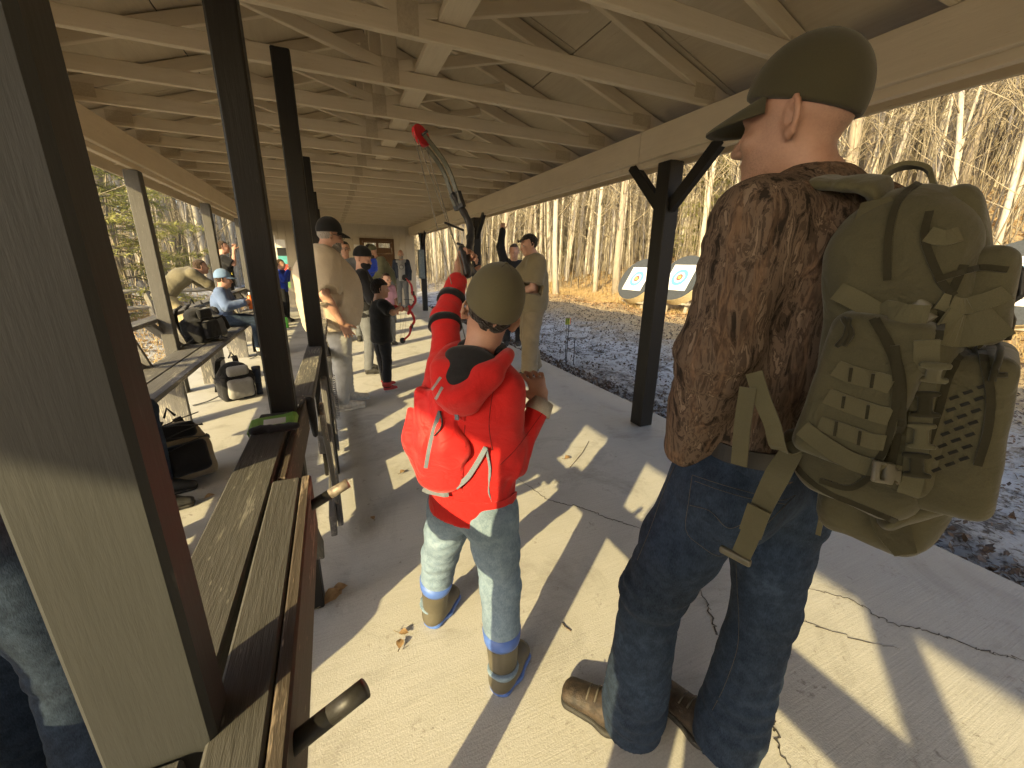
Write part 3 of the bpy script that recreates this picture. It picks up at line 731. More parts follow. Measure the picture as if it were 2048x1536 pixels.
while cnt < 232:
    x = rng.uniform(9, 46); y = rng.uniform(-4, 46)
    if x < 11.3+0.10*max(0, 12-y)+1.0*rng.random() and y < 20: continue
    if y > 20 and x < 4+0.1*(y-20): continue
    if not in_view(x, y): continue
    d = math.hypot(x, y)
    if rng.random() > 1.35-d/45: continue
    if not try_spot(x, y, 0.55): continue
    k = int(rng.choice([0,1,2,3,4,5,6,7], p=[.17,.14,.17,.05,.17,.13,.03,.14]))
    pc = RB.T @ (np.array([x, y, float(ground_z(x, y))+1])-CAM_P); pu = 1024+CAM_F*pc[0]/pc[2]
    size = {0: 'slim', 1: 'medium', 2: 'thin', 3: 'stout dark', 4: 'very thin', 5: 'medium', 6: 'thick dark', 7: 'thin'}[k]
    row = 'at the woods edge' if d < 19 else 'in mid woods' if d < 29 else 'deep in the woods'
    where = 'past the far right hand posts' if pu < 1000 else 'behind the khaki shirted man' if pu < 1110 else 'left of the near right post' if pu < 1300 else 'right of the near right post' if pu < 1480 else 'behind the man in the cap' if pu < 1700 else 'above the olive backpack'
    plant_tree(k, x, y, rng.uniform(0.8, 1.15), rng.uniform(0, 6.28), rng.normal(0, 0.035, 2), size+' bare tree '+row+' '+where, 'bare hillside trees')
    cnt += 1
# a few that stand out
for px, py, d, k, s, lab in ((1240, 505, 15.5, 6, 0.85, 'dark trunked bare tree on the bank left of the round targets'), (1010, 548, 17.0, 6, 0.75, 'grey trunk rising just behind the second right hand shelter post'), (1115, 545, 16.5, 1, 1.25, 'stout pale birch right above the olive shirted man'), (1195, 525, 18, 1, 1.1, 'tall pale birch left of the dark trunk on the bank'), (1900, 430, 21, 3, 1.0, 'thick leaning pale trunk above the olive backpack')):
    p = at_depth(px, py, d); plant_tree(k, p[0], p[1], s, d, (0.02, 0.0), lab, None)
cnt = 0
while cnt < 46:                       # woods on the left
    x = rng.uniform(-26, -5.5); y = rng.uniform(13, 44)
    if not in_view(x, y) or not try_spot(x, y, 0.9): continue
    k = int(rng.choice([0,2,4,5,7])); d = math.hypot(x, y); size = {0: 'slim', 2: 'thin', 4: 'very thin', 5: 'medium', 7: 'slender'}[k]
    row = 'just behind the conifers' if d < 22 else 'well behind the conifers' if d < 32 else 'farthest back in the left woods'; pc = RB.T @ (np.array([x, y, 1.0])-CAM_P); pu = 1024+CAM_F*pc[0]/pc[2]
    where = 'near the left picture edge' if pu < 250 else 'between the first two left posts' if pu < 420 else 'beyond the seated boy'
    plant_tree(k, x, y, rng.uniform(0.7, 1.0), rng.uniform(0, 6.28), rng.normal(0, 0.05, 2), size+' bare tree '+row+' '+where, 'bare trees left of the shelter'); cnt += 1
# the far mass of stems and the tangle of twigs nobody could count
def polar(n, a0, a1, d0, d1, ymax):
    a = np.radians(rng.uniform(a0, a1, n)); d = rng.uniform(d0, d1, n); x, y = d*np.sin(a), d*np.cos(a)
    k = ~((np.abs(x-0.5) < 5) & (y < ymax)); return x[k], y[k]
x, y = polar(3000, -36, 86, 24, 75, 40); n = len(x); z = ground_z(x, y); r = rng.uniform(0.05, 0.16, n); H = rng.uniform(10, 17, n)
P = np.stack([np.stack([x, y, z-0.3], -1), np.stack([x+rng.normal(0, .3, n), y+rng.normal(0, .3, n), z+H*0.5], -1), np.stack([x+rng.normal(0, .7, n), y+rng.normal(0, .7, n), z+H], -1)], 1)
v, q, t = tube_arrays(list(zip(P, np.stack([r, r*0.75, r*0.3], 1))), 5, False)
tag(new_obj('far_wood', mesh_np('far_wood', v, q, t), 'palebark'), 'distant mass of bare stems closing the woods', 'woods', kind='stuff')
x = rng.uniform(-24, 44, 90000); y = rng.uniform(-4, 50, 90000)
k = in_view_v(x, y) & np.where(x < 0, (x < -4.6) & (y > 9) & (rng.random(90000) > 0.35), (x > 10.8) | (y > 20)); x, y = x[k][:15000], y[k][:15000]; n = len(x)
z = ground_z(x, y); kind = rng.random(n); sap = kind < 0.45; brush = (kind >= 0.45) & (kind < 0.6) & (x > 0); air = ~(sap | brush)
d = np.where(sap[:, None], np.stack([rng.normal(0, .1, n), rng.normal(0, .1, n), np.ones(n)], -1), np.where(brush[:, None], np.stack([rng.normal(0, .8, n), rng.normal(0, .8, n), np.full(n, .8)], -1), np.stack([rng.normal(0, .6, n), rng.normal(0, .6, n), rng.uniform(0.2, 1.5, n)], -1)))
L = np.where(sap, rng.uniform(1.5, 6, n), np.where(brush, rng.uniform(0.6, 1.6, n), rng.uniform(1, 3.2, n))); r0 = np.where(sap, rng.uniform(0.012, 0.028, n), np.where(brush, 0.01, rng.uniform(0.009, 0.018, n)))
P = wiggles(np.stack([x, y, z+np.where(air, rng.uniform(0.5, 9, n), 0)], -1), d, L, 4, np.where(sap, 0.07, np.where(brush, 0.35, 0.12)), rng)
v, q, t = tube_arrays(list(zip(P, r0[:, None]+(0.005-r0)[:, None]*np.linspace(0, 1, 5)[None])), 3, False)
tag(new_obj('undergrowth', mesh_np('undergrowth', v, q, t), 'twig'), 'tangle of bare saplings, brambles and twigs through the woods', 'undergrowth', kind='stuff')
x, y = polar(9500, -34, 84, 24, 60, 30); n = len(x); b = np.stack([x, y, ground_z(x, y)+rng.uniform(0.2, 13, n)], -1)
P = wiggles(b, np.stack([rng.normal(0, .5, n), rng.normal(0, .5, n), rng.uniform(0.1, 1.3, n)], -1), rng.uniform(1.5, 4, n), 2, 0.08, rng)
v, q, t = tube_arrays([(p, np.array([0.026, 0.02, 0.01])) for p in P], 3, False)
tag(new_obj('far_twigs', mesh_np('far_twigs', v, q, t), 'twig'), 'haze of far bare twigs between the distant stems', 'twigs', kind='stuff')

# conifers on the left with loose yellow green boughs
def conifer(x, y, H, seed, label):
    rg = np.random.default_rng(seed); z = float(ground_z(x, y))
    o = thing('conifer', label, 'tree', (x, y, z), 'conifers left of the shelter')
    tr = wiggle((x, y, z-0.2), (0.02, 0, 1), H, 8, 0.02, rg); tube('trunk', tr, np.linspace(0.16, 0.03, 9), 'greybark', o, 8)
    n = 105; h = rg.uniform(0.05, 0.97, n); g = np.linspace(0, 1, 9); p = np.stack([np.interp(h, g, tr[:, c]) for c in range(3)], -1)
    an = rg.uniform(0, 6.28, n); L = (1-h)*H*0.33+0.5; d = np.stack([np.cos(an), np.sin(an), rg.uniform(-0.15, 0.25, n)], -1)
    B = wiggles(p, d, L, 6, 0.1, rg); B[:, :, 2] -= 0.06*np.linspace(0, 1, 7)[None]**2*L[:, None]
    br = [(b, np.linspace(0.022, 0.004, 7)) for b in B]
    idx = np.repeat(np.arange(n), (15*L).astype(int)+8); m = len(idx); u = rg.uniform(0.15, 1.0, m); t6 = u*6; i0 = np.minimum(t6.astype(int), 5); fr = (t6-i0)[:, None]
    c = B[idx, i0]*(1-fr)+B[idx, i0+1]*fr; dd = d[idx]/np.linalg.norm(d[idx], axis=1, keepdims=True)
    sd = np.stack([dd[:, 1], -dd[:, 0], 0*u], -1)*rg.choice([-1, 1], m)[:, None]
    td = sd*rg.uniform(0.4, 1, m)[:, None]+dd*rg.uniform(0.2, 0.9, m)[:, None]; td[:, 2] += rg.normal(-0.05, 0.18, m); td /= np.linalg.norm(td, axis=1, keepdims=True)
    tl = (rg.uniform(0.12, 0.42, m)*(1.1-0.5*u))[:, None]; br += [(q, np.array([0.005, 0.004, 0.003])) for q in np.stack([c, c+td*tl*0.55, c+td*tl], 1)]
    f5 = (0.25+0.75*(np.arange(5)[None]+rg.random((m, 5)))/5)[..., None]; e = (c[:, None]+td[:, None]*tl[:, None]*f5).reshape(-1, 3); nd = np.repeat(td*0.7, 5, 0)+rg.normal(0, 0.55, (5*m, 3)); nd /= np.linalg.norm(nd, axis=1, keepdims=True)
    wv = rg.normal(0, 1, (5*m, 3)); wv -= (wv*nd).sum(1)[:, None]*nd; wv *= 0.011/np.linalg.norm(wv, axis=1, keepdims=True); ll = rg.uniform(0.06, 0.13, 5*m)[:, None]
    nv = np.stack([e-wv, e+wv, e+nd*ll+wv*0.3, e+nd*ll-wv*0.3], 1).reshape(-1, 3); nq = np.arange(len(nv)).reshape(-1, 4)
    tubes('boughs', br, 'twig', o, 3); finish('needles', nv, nq, None, 'needle', o, False)
conifer(-4.9, 11.6, 7.5, 1, 'feathery yellow green conifer just outside the left posts')
conifer(-6.9, 10.2, 8.5, 2, 'broad yellow green conifer at the far left edge of the view')
conifer(-5.6, 15.5, 8.0, 3, 'yellow green conifer behind the left fence, farther back')
conifer(-8.8, 15.0, 9.5, 4, 'tall yellow green conifer deepest in the left woods')
conifer(17.0, 15.4, 5.0, 6, 'small green conifer among pale trunks on the right bank')

# split rail fence on the left
fn = thing('rail_fence', 'silvered split rail fence on the left lawn', 'fence', (-4.2, 11.5, -0.1))
FP = [np.array([-7.4, 10.0]), np.array([-5.2, 10.9]), np.array([-3.75, 11.6]), np.array([-2.3, 12.5])]
for i, p in enumerate(FP):
    z = float(ground_z(*p)); tube('fence_post', [(p[0]+0.02, p[1], z-0.1), (p[0], p[1], z+0.5), (p[0]-0.1, p[1]-0.02, z+1.0)], [0.07, 0.065, 0.06], 'fencewood', fn, 7, False)
for a, b in zip(FP[:-1], FP[1:]):
    for h in (0.42, 0.78):
        za, zb = float(ground_z(*a)), float(ground_z(*b)); m = (a+b)/2
        tube('rail', [(a[0], a[1], za+h), (m[0], m[1], (za+zb)/2+h-0.03), (b[0], b[1], zb+h+0.02)], [0.045, 0.055, 0.045], 'fencewood', fn, 6, False)

# leaf litter and grass
def leaf_scatter(name, n, xr, yr, mat, size, label, cat, avoid=True, up=0.5):
    X = rng.uniform(*xr, n); Y = rng.uniform(*yr, n); Z = ground_z(X, Y)+0.012
    c = np.stack([X, Y, Z], -1); a = rng.uniform(0, 6.28, n); s = size*rng.uniform(0.5, 1.3, n)
    u = np.stack([np.cos(a), np.sin(a), rng.normal(0, up, n)], -1); w = np.stack([-np.sin(a), np.cos(a), rng.normal(0, up, n)], -1)*0.55
    v = np.stack([c-u*s[:, None], c-w*s[:, None]*0.9+[0,0,.006], c+u*s[:, None], c+w*s[:, None]], 1).reshape(-1, 3)
    q = np.arange(4*n).reshape(-1, 4)
    tag(new_obj(name, mesh_np(name, v, q, smooth=False), mat), label, cat, kind='stuff')
leaf_scatter('fallen_leaves', 16000, (2.88, 8.5), (-0.5, 14), 'wetleaf', 0.022, 'dark wet leaves trodden into the range lawn', 'leaves')
leaf_scatter('slab_edge_leaves', 4200, (2.87, 3.25), (-0.8, 14), 'wetleaf', 0.027, 'band of wet leaves drifted along the slab edge', 'leaves')
leaf_scatter('bank_leaves', 26000, (7.6, 22), (0, 24), 'deadleaf', 0.06, 'sunlit brown leaves covering the bank', 'leaves')
leaf_scatter('lawn_leaves', 9000, (-9, -2.0), (2, 20), 'deadleaf', 0.045, 'brown leaves over the left lawn', 'leaves')
def grass(name, n, fn_xy, mat, h, label):
    XY = fn_xy(n); Z = ground_z(XY[:, 0], XY[:, 1]); b = np.stack([XY[:, 0], XY[:, 1], Z], -1)
    a = rng.uniform(0, 6.28, n); w = np.stack([np.cos(a), np.sin(a), 0*a], -1)*0.007; L = h*rng.uniform(0.5, 1.3, n); ln = rng.normal(0, 0.5, (n, 2))*L[:, None]
    top = b+np.stack([ln[:, 0], ln[:, 1], L], -1)
    v = np.stack([b-w, b+w, top], 1).reshape(-1, 3); t = np.arange(3*n).reshape(-1, 3)
    tag(new_obj(name, mesh_np(name, v, None, t, False), mat), label, 'grass', kind='stuff')
def bank_xy(n): return np.stack([8.4+np.abs(rng.normal(0, 4, n)), rng.uniform(1, 26, n)], -1)
grass('bank_grass', 22000, bank_xy, 'straw', 0.17, 'dry straw coloured grass on the bank behind the targets')
grass('left_grass', 9000, lambda n: np.stack([rng.uniform(-9, -2.2, n), rng.uniform(5, 18, n)], -1), 'straw', 0.16, 'dry golden grass by the split rail fence')

# ---------------------------------------------------------------- round straw targets on stands
MATS['foam'] = plain('tan foam edge', (0.55, 0.45, 0.27), 0.9)
MATS['foamdark'] = plain('dark target face', (0.05, 0.055, 0.06), 0.9, scale=30)
MATS['ringblue'] = plain('ring blue', (0.12, 0.38, 0.62), 0.8); MATS['ringred'] = plain('ring red', (0.55, 0.1, 0.07), 0.8); MATS['ringpale'] = plain('ring pale blue', (0.4, 0.55, 0.65), 0.8); MATS['ringgold'] = plain('ring gold', (0.75, 0.5, 0.12), 0.8)
MATS['ringblack'] = plain('ring black', (0.03, 0.03, 0.035), 0.8); MATS['standwood'] = wood('grey stand timber', (0.4, 0.36, 0.29), (0.25, 0.22, 0.18))
def disc_prism(r, z0, z1, n=48):
    a = np.arange(n)/n*2*np.pi; ring = np.stack([r*np.cos(a), r*np.sin(a)], -1)
    v = np.concatenate([np.c_[ring, np.full(n, z0)], np.c_[ring, np.full(n, z1)]])
    bm = bmesh.new(); vs = [bm.verts.new(p) for p in v]
    bm.faces.new(vs[:n][::-1]); bm.faces.new(vs[n:])
    for i in range(n): bm.faces.new((vs[i], vs[(i+1) % n], vs[n+(i+1) % n], vs[n+i]))
    me = bpy.data.meshes.new('disc'); bm.to_mesh(me); bm.free(); return me
def target(y, x, zc, r, tilt, face, label):
    o = thing('archery_target', label, 'target', (x, y, zc), 'round targets on stands')
    nrm = Vector((-math.cos(tilt), -0.05, math.sin(tilt))).normalized(); rot = nrm.to_track_quat('Z', 'Y').to_euler()
    def part(nm, me, mat, lift):
        p = new_obj(nm, me, mat, o); p.rotation_euler = rot; p.location = nrm*lift; return p
    part('butt', disc_prism(r, -0.26, 0.0), 'foam', 0); part('butt_face', disc_prism(r-0.005, 0.0, 0.012), 'foamdark', 0)
    s = r*1.12; sh_ = part('target_face', box_mesh(s, s, 0.004, 0), 'paper', 0.016)
    sh_.data = sh_.data.copy()
    for k, (f, mt) in enumerate(((0.36, 'ringblack'), (0.345, 'paper'), (0.31, 'ringblue'), (0.20, 'ringpale'), (0.12, 'ringred'), (0.06, 'ringgold'))[0 if face else 1:]):
        c = new_obj('ring', disc_prism(s*f*1.05, 0, 0.0015, 36), mt, sh_); c.location = (0, 0, 0.003+0.0016*k)
    g = float(ground_z(x, y))
    for sy in (-0.35, 0.35):
        board('stand_leg', (x-0.05, y+sy, g-0.05), (x+0.12, y+sy, zc-0.1), 0.09, 0.05, 'standwood', o)
        board('stand_strut', (x+0.75, y+sy, g-0.05), (x+0.16, y+sy, zc+0.1), 0.05, 0.09, 'standwood', o)
    board('stand_rail', (x-0.02, y-0.5, zc-r*0.98), (x-0.02, y+0.5, zc-r*0.98), 0.2, 0.05, 'standwood', o)
target(10.15, 8.6, 1.02, 0.70, 0.55, 1, 'round target half hidden behind the nearest right hand post')
target(8.45, 8.6, 1.12, 0.68, 0.55, 0, 'round target with blue ringed paper right of the near post')
target(6.95, 8.7, 0.85, 0.55, 0.4, 0, 'round target mostly hidden by the camouflage sleeve')
target(2.35, 8.5, 1.3, 0.62, 0.4, 1, 'round target at the right edge behind the olive backpack')
# ground quiver with arrows
MATS['fletch'] = plain('lime fletching', (0.5, 0.6, 0.1), 0.6); MATS['fletch2'] = plain('orange fletching', (0.7, 0.2, 0.08), 0.6)
qv = thing('ground_quiver', 'thin black ground quiver holding arrows by the slab edge', 'quiver', (3.2, 5.2, -0.05))
tube('stake', [(3.2, 5.2, -0.1), (3.2, 5.2, 0.34)], 0.006, 'black', qv, 6); tube('stake', [(3.33, 5.2, -0.1), (3.33, 5.2, 0.34)], 0.006, 'black', qv, 6)
tube('ring', [(3.2+0.065+0.065*math.cos(a), 5.2+0.05*math.sin(a), 0.34) for a in np.linspace(0, 6.28, 20)], 0.005, 'black', qv, 5)
for i, (dx, mt) in enumerate(((0.0, 'fletch'), (-0.03, 'fletch'), (0.03, 'fletch2'), (-0.015, 'fletch2'))):
    ar = tag(tube('arrow', [(3.2+dx*0.3, 5.2+0.01*i, -0.02), (3.2+dx, 5.2+0.01*i, 0.66)], 0.0035, 'black', None, 5), ('middle', 'leftmost', 'rightmost', 'second from left')[i]+' arrow with %s fletching in the ground quiver' % ('lime' if mt == 'fletch' else 'orange'), 'arrow', 'arrows in the ground quiver')
    for f in (0, 2.1, 4.2):
        c = np.array([3.2+dx, 5.2+0.01*i, 0.60]); u = np.array([math.cos(f), math.sin(f), 0])*0.018
        strap('fletching', [c-[0, 0, 0.05]+u*0.5, c+[0, 0, 0.045]+u*0.5], 0.02, unit(u), mt, ar, 0.0015)

# dry leaves and twigs blown onto the slab
def dry_leaf(px, py, s, rz, label):
    p = at_z(px, py, 0.004); n = 7; v = []; q = []
    for i in range(n):
        t = i/(n-1); w = s*0.34*math.sin(math.pi*min(1, t*1.02)+0.05)*(1+0.45*math.sin(t*19)); c = 0.25*s*math.sin(t*3.0)
        for j, k in ((-1, 0.35), (0, 0.0), (1, 0.35)): v.append((t*s-s/2, j*w, 0.006+c*0.5+k*w*(1.2 if i % 2 else 0.7)))
    for i in range(n-1):
        for j in range(2): a = i*3+j; q.append((a, a+1, a+4, a+3))
    o = new_obj('dry_leaf', mesh_np('dry_leaf', np.array(v), np.array(q)), 'deadleaf'); o.location = p; o.rotation_euler = (0.1, 0, rz)
    tag(o, label, 'leaf')
    tube('stem', [(-s/2, 0, 0.01), (-s*0.8, s*0.1, 0.008), (-s*1.0, s*0.05, 0.02)], 0.0018, 'twig', None, 4).parent = o
dry_leaf(668, 1195, 0.10, 0.7, 'large brown dry leaf at the foot of the rail post'); dry_leaf(680, 1180, 0.07, 0.2, 'curled brown leaf lying against the large dry leaf')
dry_leaf(800, 1290, 0.045, 1.3, 'small dark leaf on the sunlit concrete before the boots'); dry_leaf(808, 1268, 0.04, -0.4, 'small dry leaf with a stem just above the dark leaf')
dry_leaf(1135, 917, 0.06, 0.3, 'dry leaf in the sun patch right of the red sleeve'); dry_leaf(805, 945, 0.05, 0.8, 'scrap of leaf left of the red drawstring bag')
dry_leaf(420, 995, 0.06, 0.5, 'dry leaf cluster on the floor between rail and bench'); dry_leaf(745, 1038, 0.04, 1.9, 'dark leaf scrap on the shaded floor left of the jeans')
dry_leaf(660, 853, 0.06, 0.2, 'dark leaf near the white sneakers')
tag(tube('twig', [at_z(1125, 1245, 0.004), at_z(1130, 1254, 0.006), at_z(1142, 1262, 0.004)], 0.0022, 'wetleaf', None, 5), 'short dark twig on the sunlit slab right of the boots', 'twig')
tag(tube('twig', [at_z(1178, 882, 0.004), at_z(1165, 905, 0.008), at_z(1140, 935, 0.004)], 0.0022, 'wetleaf', None, 5), 'curved twig in the sun patch by the slab edge', 'twig')

# ---------------------------------------------------------------- people: one body mesh each, clothing and hair as parts
def m_skin(name, c, c2, stub=None):
    m, nt, b = _nt(name); v = coords(nt); f = noise(nt, v, 14.0, 5.0, 0.6); p = noise(nt, v, 190.0, 2.0)
    col = ramp(nt, f, ((0.3, c2), (0.7, c)))
    for stub in (stub or ()):
        tc = _n(nt, 'ShaderNodeTexCoord'); vd = _n(nt, 'ShaderNodeVectorMath', operation='DISTANCE'); nt.links.new(tc.outputs['Object'], vd.inputs[0]); vd.inputs[1].default_value = stub[0]
        ma = _n(nt, 'ShaderNodeMath', operation='MULTIPLY_ADD'); nt.links.new(f, ma.inputs[0]); ma.inputs[1].default_value = 0.05; nt.links.new(vd.outputs['Value'], ma.inputs[2])
        mk = ramp(nt, ma.outputs[0], ((stub[1]*0.7, 0.62), (stub[1]+0.03, 0.0))); hr_ = noise(nt, v, 330.0, 2.0)
        mm = _n(nt, 'ShaderNodeMath', operation='MULTIPLY'); nt.links.new(mk, mm.inputs[0]); nt.links.new(ramp(nt, hr_, ((0.3, 1.0), (0.62, 0.45))), mm.inputs[1])
        col = mix(nt, mm.outputs[0], col, stub[2])
    col = mix(nt, 0.12, col, ramp(nt, p, ((0.35, tuple(x*0.6 for x in c)), (0.65, c))))
    nt.links.new(col, b.inputs['Base Color']); b.inputs['Roughness'].default_value = 0.55
    b.inputs['Subsurface Weight'].default_value = 0.08; b.inputs['Subsurface Radius'].default_value = (0.6, 0.25, 0.15); b.inputs['Subsurface Scale'].default_value = 0.012
    bump(nt, b, p, 0.12, 0.003); return m
MATS['skin'] = m_skin('fair skin', (0.47, 0.27, 0.19), (0.36, 0.19, 0.13)); MATS['skin_tan'] = m_skin('tanned skin', (0.46, 0.265, 0.17), (0.36, 0.19, 0.12))
MATS['eye'] = plain('eye', (0.06, 0.04, 0.03), 0.2, bmp=0); MATS['eyewhite'] = plain('eye white', (0.4, 0.36, 0.33), 0.25, bmp=0)
def hairmat(name, c): return fabric(name, c, tuple(x*0.5 for x in c), fold=60, fb=0.7, weave=300)
MATS['hair_dark'] = hairmat('dark hair', (0.022, 0.015, 0.011)); MATS['hair_brown'] = hairmat('brown hair', (0.06, 0.036, 0.02)); MATS['hair_grey'] = hairmat('grey beard', (0.34, 0.31, 0.28)); MATS['stubble'] = m_skin('stubbled skin', (0.3, 0.19, 0.13), (0.2, 0.12, 0.085))

def join_arrays(parts):
    V = []; Q = []; n = 0
    for r in parts:
        if r is None: continue
        v, q = r; V.append(v); Q.append(q+n); n += len(v)
    return np.concatenate(V), np.concatenate(Q)
def frame(f, up=(0,0,1)):
    f = unit(f); r = unit(np.cross(f, up)); u = np.cross(r, f); return r, f, u
def pose(x, y, H, az, **kw):
    k = H/1.75; a = math.radians(az); f = np.array([math.sin(a), math.cos(a), 0]); r = np.array([math.cos(a), -math.sin(a), 0]); b = np.array([x, y, 0.0])
    d = dict(pel=(0,0,.95), waist=(0,.0,1.1), chest=(0,.01,1.29), neck=(0,-.01,1.485), head=(0,.025,1.64),
             shL=(-.175,-.01,1.42), elL=(-.235,-.03,1.14), wrL=(-.23,.05,.90), shR=(.175,-.01,1.42), elR=(.235,-.03,1.14), wrR=(.23,.05,.90),
             hipL=(-.09,0,.92), knL=(-.1,.02,.5), anL=(-.11,-.02,.09), hipR=(.09,0,.92), knR=(.1,.02,.5), anR=(.11,-.02,.09))
    d.update({q: w for q, w in kw.items() if q in d})
    J = {q: b+k*(r*w[0]+f*w[1])+np.array([0, 0, k*w[2]]) for q, w in d.items()}
    J.update(f=f, r=r, k=k, hk=kw.get('hk', k), hf=kw.get('hf', f), hu=kw.get('hu', (0,0,1)), base=b)
    if 'hf_az' in kw: t = math.radians(kw['hf_az']); J['hf'] = np.array([math.sin(t), math.cos(t), kw.get('hf_up', 0.0)])
    return J
def head_arrays(J, vox, ears=True):
    es = J.get('ears', 1.0)
    c = J['head']; h = J['hk']; r, f, u = frame(J['hf'], J['hu']); A = (r, f, u)
    S = SDF(np.minimum(c-0.17*h, J['neck']-0.12*h), np.maximum(c+0.17*h, J['neck']+0.12*h), vox)
    S.cone(J['neck']-0.03*h*u, c-f*0.015*h-u*0.05*h, 0.062*h, 0.056*h, 0.01)
    S.ell(c-f*0.012*h+u*0.025*h, np.array([0.076, 0.098, 0.092])*h, A, 0.02)
    S.ell(c+f*0.028*h-u*0.05*h, np.array([0.062, 0.066, 0.074])*h, A, 0.03*h)
    S.ell(c+f*0.072*h-u*0.1*h, np.array([0.026, 0.022, 0.02])*h, A, 0.03*h)
    S.cone(c+f*0.085*h+u*0.022*h-r*0.03*h, c+f*0.085*h+u*0.022*h+r*0.03*h, 0.012*h, 0.012*h, 0.02*h)
    for s in (-1, 1): S.ell(c+f*0.098*h+u*0.0*h+r*s*0.033*h, np.array([0.018, 0.016, 0.013])*h, A, 0.012*h, 's')
    for s in (-1, 1): S.ell(c+f*0.07*h-u*0.028*h+r*s*0.04*h, np.array([0.022, 0.022, 0.018])*h, A, 0.02*h)
    S.cone(c+f*0.09*h+u*0.006*h, c+f*0.114*h-u*0.034*h, 0.009*h, 0.0135*h, 0.012*h)
    for s in (-1, 1): S.ell(c+f*0.100*h-u*0.040*h+r*s*0.012*h, np.array([0.01, 0.012, 0.009])*h, A, 0.008*h)
    S.ell(c+f*0.091*h-u*0.063*h, np.array([0.024, 0.011, 0.007])*h, A, 0.006*h); S.ell(c+f*0.088*h-u*0.076*h, np.array([0.021, 0.011, 0.008])*h, A, 0.006*h)
    if ears:
        for s in (-1, 1):
            e = c+r*s*0.079*h-f*0.012*h-u*0.008*h; er = unit(r*s*0.75-f*0.65); ef = unit(np.cross(u, er)); AA = (er, ef, u)
            S.ell(e+er*0.008*h, np.array([0.021, 0.0075, 0.034])*h*es, AA, 0.006*h); S.ell(e+er*0.012*h+f*0.006*h+u*0.004*h, np.array([0.011, 0.006, 0.019])*h*es, AA, 0.004*h, 's')
            S.ell(e-u*0.03*h+er*0.004*h, np.array([0.012, 0.008, 0.012])*h, AA, 0.006*h)
    return S.arrays()
def hand_arrays(w, d, n, thumb, k, vox, curl=(0.35, 0.5, 0.4), spread=0.05, tdir=None, hs=1.0):
    """w wrist, d finger direction, n palm normal, thumb = side the thumb is on"""
    d = unit(d); n = unit(np.asarray(n)-(np.asarray(n) @ d)*d); s = unit(np.asarray(thumb)-(np.asarray(thumb) @ d)*d-(np.asarray(thumb) @ n)*n); q = k*hs
    w = np.asarray(w, float); S = SDF(w-0.21*q, w+0.21*q, vox)
    S.econe(w-d*0.02*q, w+d*0.03*q, 0.03*q, 0.036*q, 0.023*q, 0.019*q, s, 0.01*q); S.econe(w+d*0.03*q, w+d*0.08*q, 0.037*q, 0.04*q, 0.017*q, 0.0135*q, s, 0.01*q)
    for off, L, R in ((0.031, 0.074, 0.0092), (0.0105, 0.084, 0.0095), (-0.0105, 0.078, 0.0092), (-0.031, 0.06, 0.0082)):
        p = w+d*0.083*q+s*off*q; a = 0.0; base = unit(d+s*spread*off/0.01)
        segs = (0.45, 0.31, 0.24)
        for i in range(3):
            a += curl[i]; dd = base*math.cos(a)+n*math.sin(a); e = p+dd*L*q*segs[i]; S.cone(p, e, R*q*(1-0.08*i), R*q*(0.94-0.09*i), 0.004*q); p = e
    td = unit(d*0.75+s*0.75+n*0.35) if tdir is None else unit(tdir); p = w+d*0.02*q+s*0.03*q
    S.cone(p, p+td*0.045*q, 0.0135*q, 0.0115*q, 0.01*q); p = p+td*0.045*q; td2 = unit(td+d*0.5+n*0.25)
    S.cone(p, p+td2*0.03*q, 0.0112*q, 0.0100*q, 0.004*q); p = p+td2*0.03*q; S.cone(p, p+unit(td2+d*0.2)*0.022*q, 0.010*q, 0.0085*q, 0.004*q)
    return S.arrays()
def bounds(pts, pad): P = np.array(pts); return P.min(0)-pad, P.max(0)+pad
def body(J, root, mat, vox, hands=None, hv=None, ears=True):
    k = J['k']; parts = [head_arrays(J, min(vox, 0.012*J['hk'] if vox > 0.006 else vox), ears)]
    pts = [J[q] for q in J if q in ('pel','waist','chest','neck','shL','elL','wrL','shR','elR','wrR','hipL','knL','anL','hipR','knR','anR')]
    lo, hi = bounds(pts, 0.16*k); S = SDF(lo, hi, max(vox*1.15, 0.012))
    r = J['r']
    S.econe(J['pel'], J['waist'], 0.135*k, 0.125*k, 0.09*k, 0.085*k, r); S.econe(J['waist'], J['chest'], 0.125*k, 0.145*k, 0.085*k, 0.095*k, r); S.cone(J['chest'], J['neck'], 0.085*k, 0.052*k, 0.04*k)
    S.cone(J['shL'], J['shR'], 0.048*k, 0.048*k, 0.04*k)
    for s in 'LR':
        S.chain([J['sh'+s], J['el'+s], J['wr'+s]], [0.047*k, 0.041*k, 0.029*k], 0.02*k)
        S.cone(J['el'+s]*0.75+J['wr'+s]*0.25, J['el'+s]*0.5+J['wr'+s]*0.5, 0.044*k, 0.037*k, 0.02*k)
        S.chain([J['hip'+s], J['kn'+s], J['an'+s]], [0.082*k, 0.055*k, 0.038*k], 0.02*k)
        S.cone(J['an'+s], J['an'+s]-np.array([0,0,0.03*k]), 0.036*k, 0.03*k, 0.01*k)
    parts.append(S.arrays())
    for s in 'LR':
        hd = (hands or {}).get(s)
        if hd is None:
            d = unit(J['wr'+s]-J['el'+s]); hd = dict(d=d, n=J['r']*(1 if s == 'L' else -1)+J['f']*0.2, thumb=J['f']+d*0.1, curl=(0.25, 0.45, 0.35))
        if hd == 'none': continue
        parts.append(hand_arrays(J['wr'+s]+unit(hd['d'])*0.012*k, hd['d'], hd['n'], hd['thumb'], k, hv or min(vox, 0.007), hd.get('curl', (0.3, 0.45, 0.35)), hd.get('spread', 0.05), hd.get('tdir'), hd.get('hs', 1.0)))
    v, q = join_arrays(parts)
    return finish('body', v, q, None, mat, root)
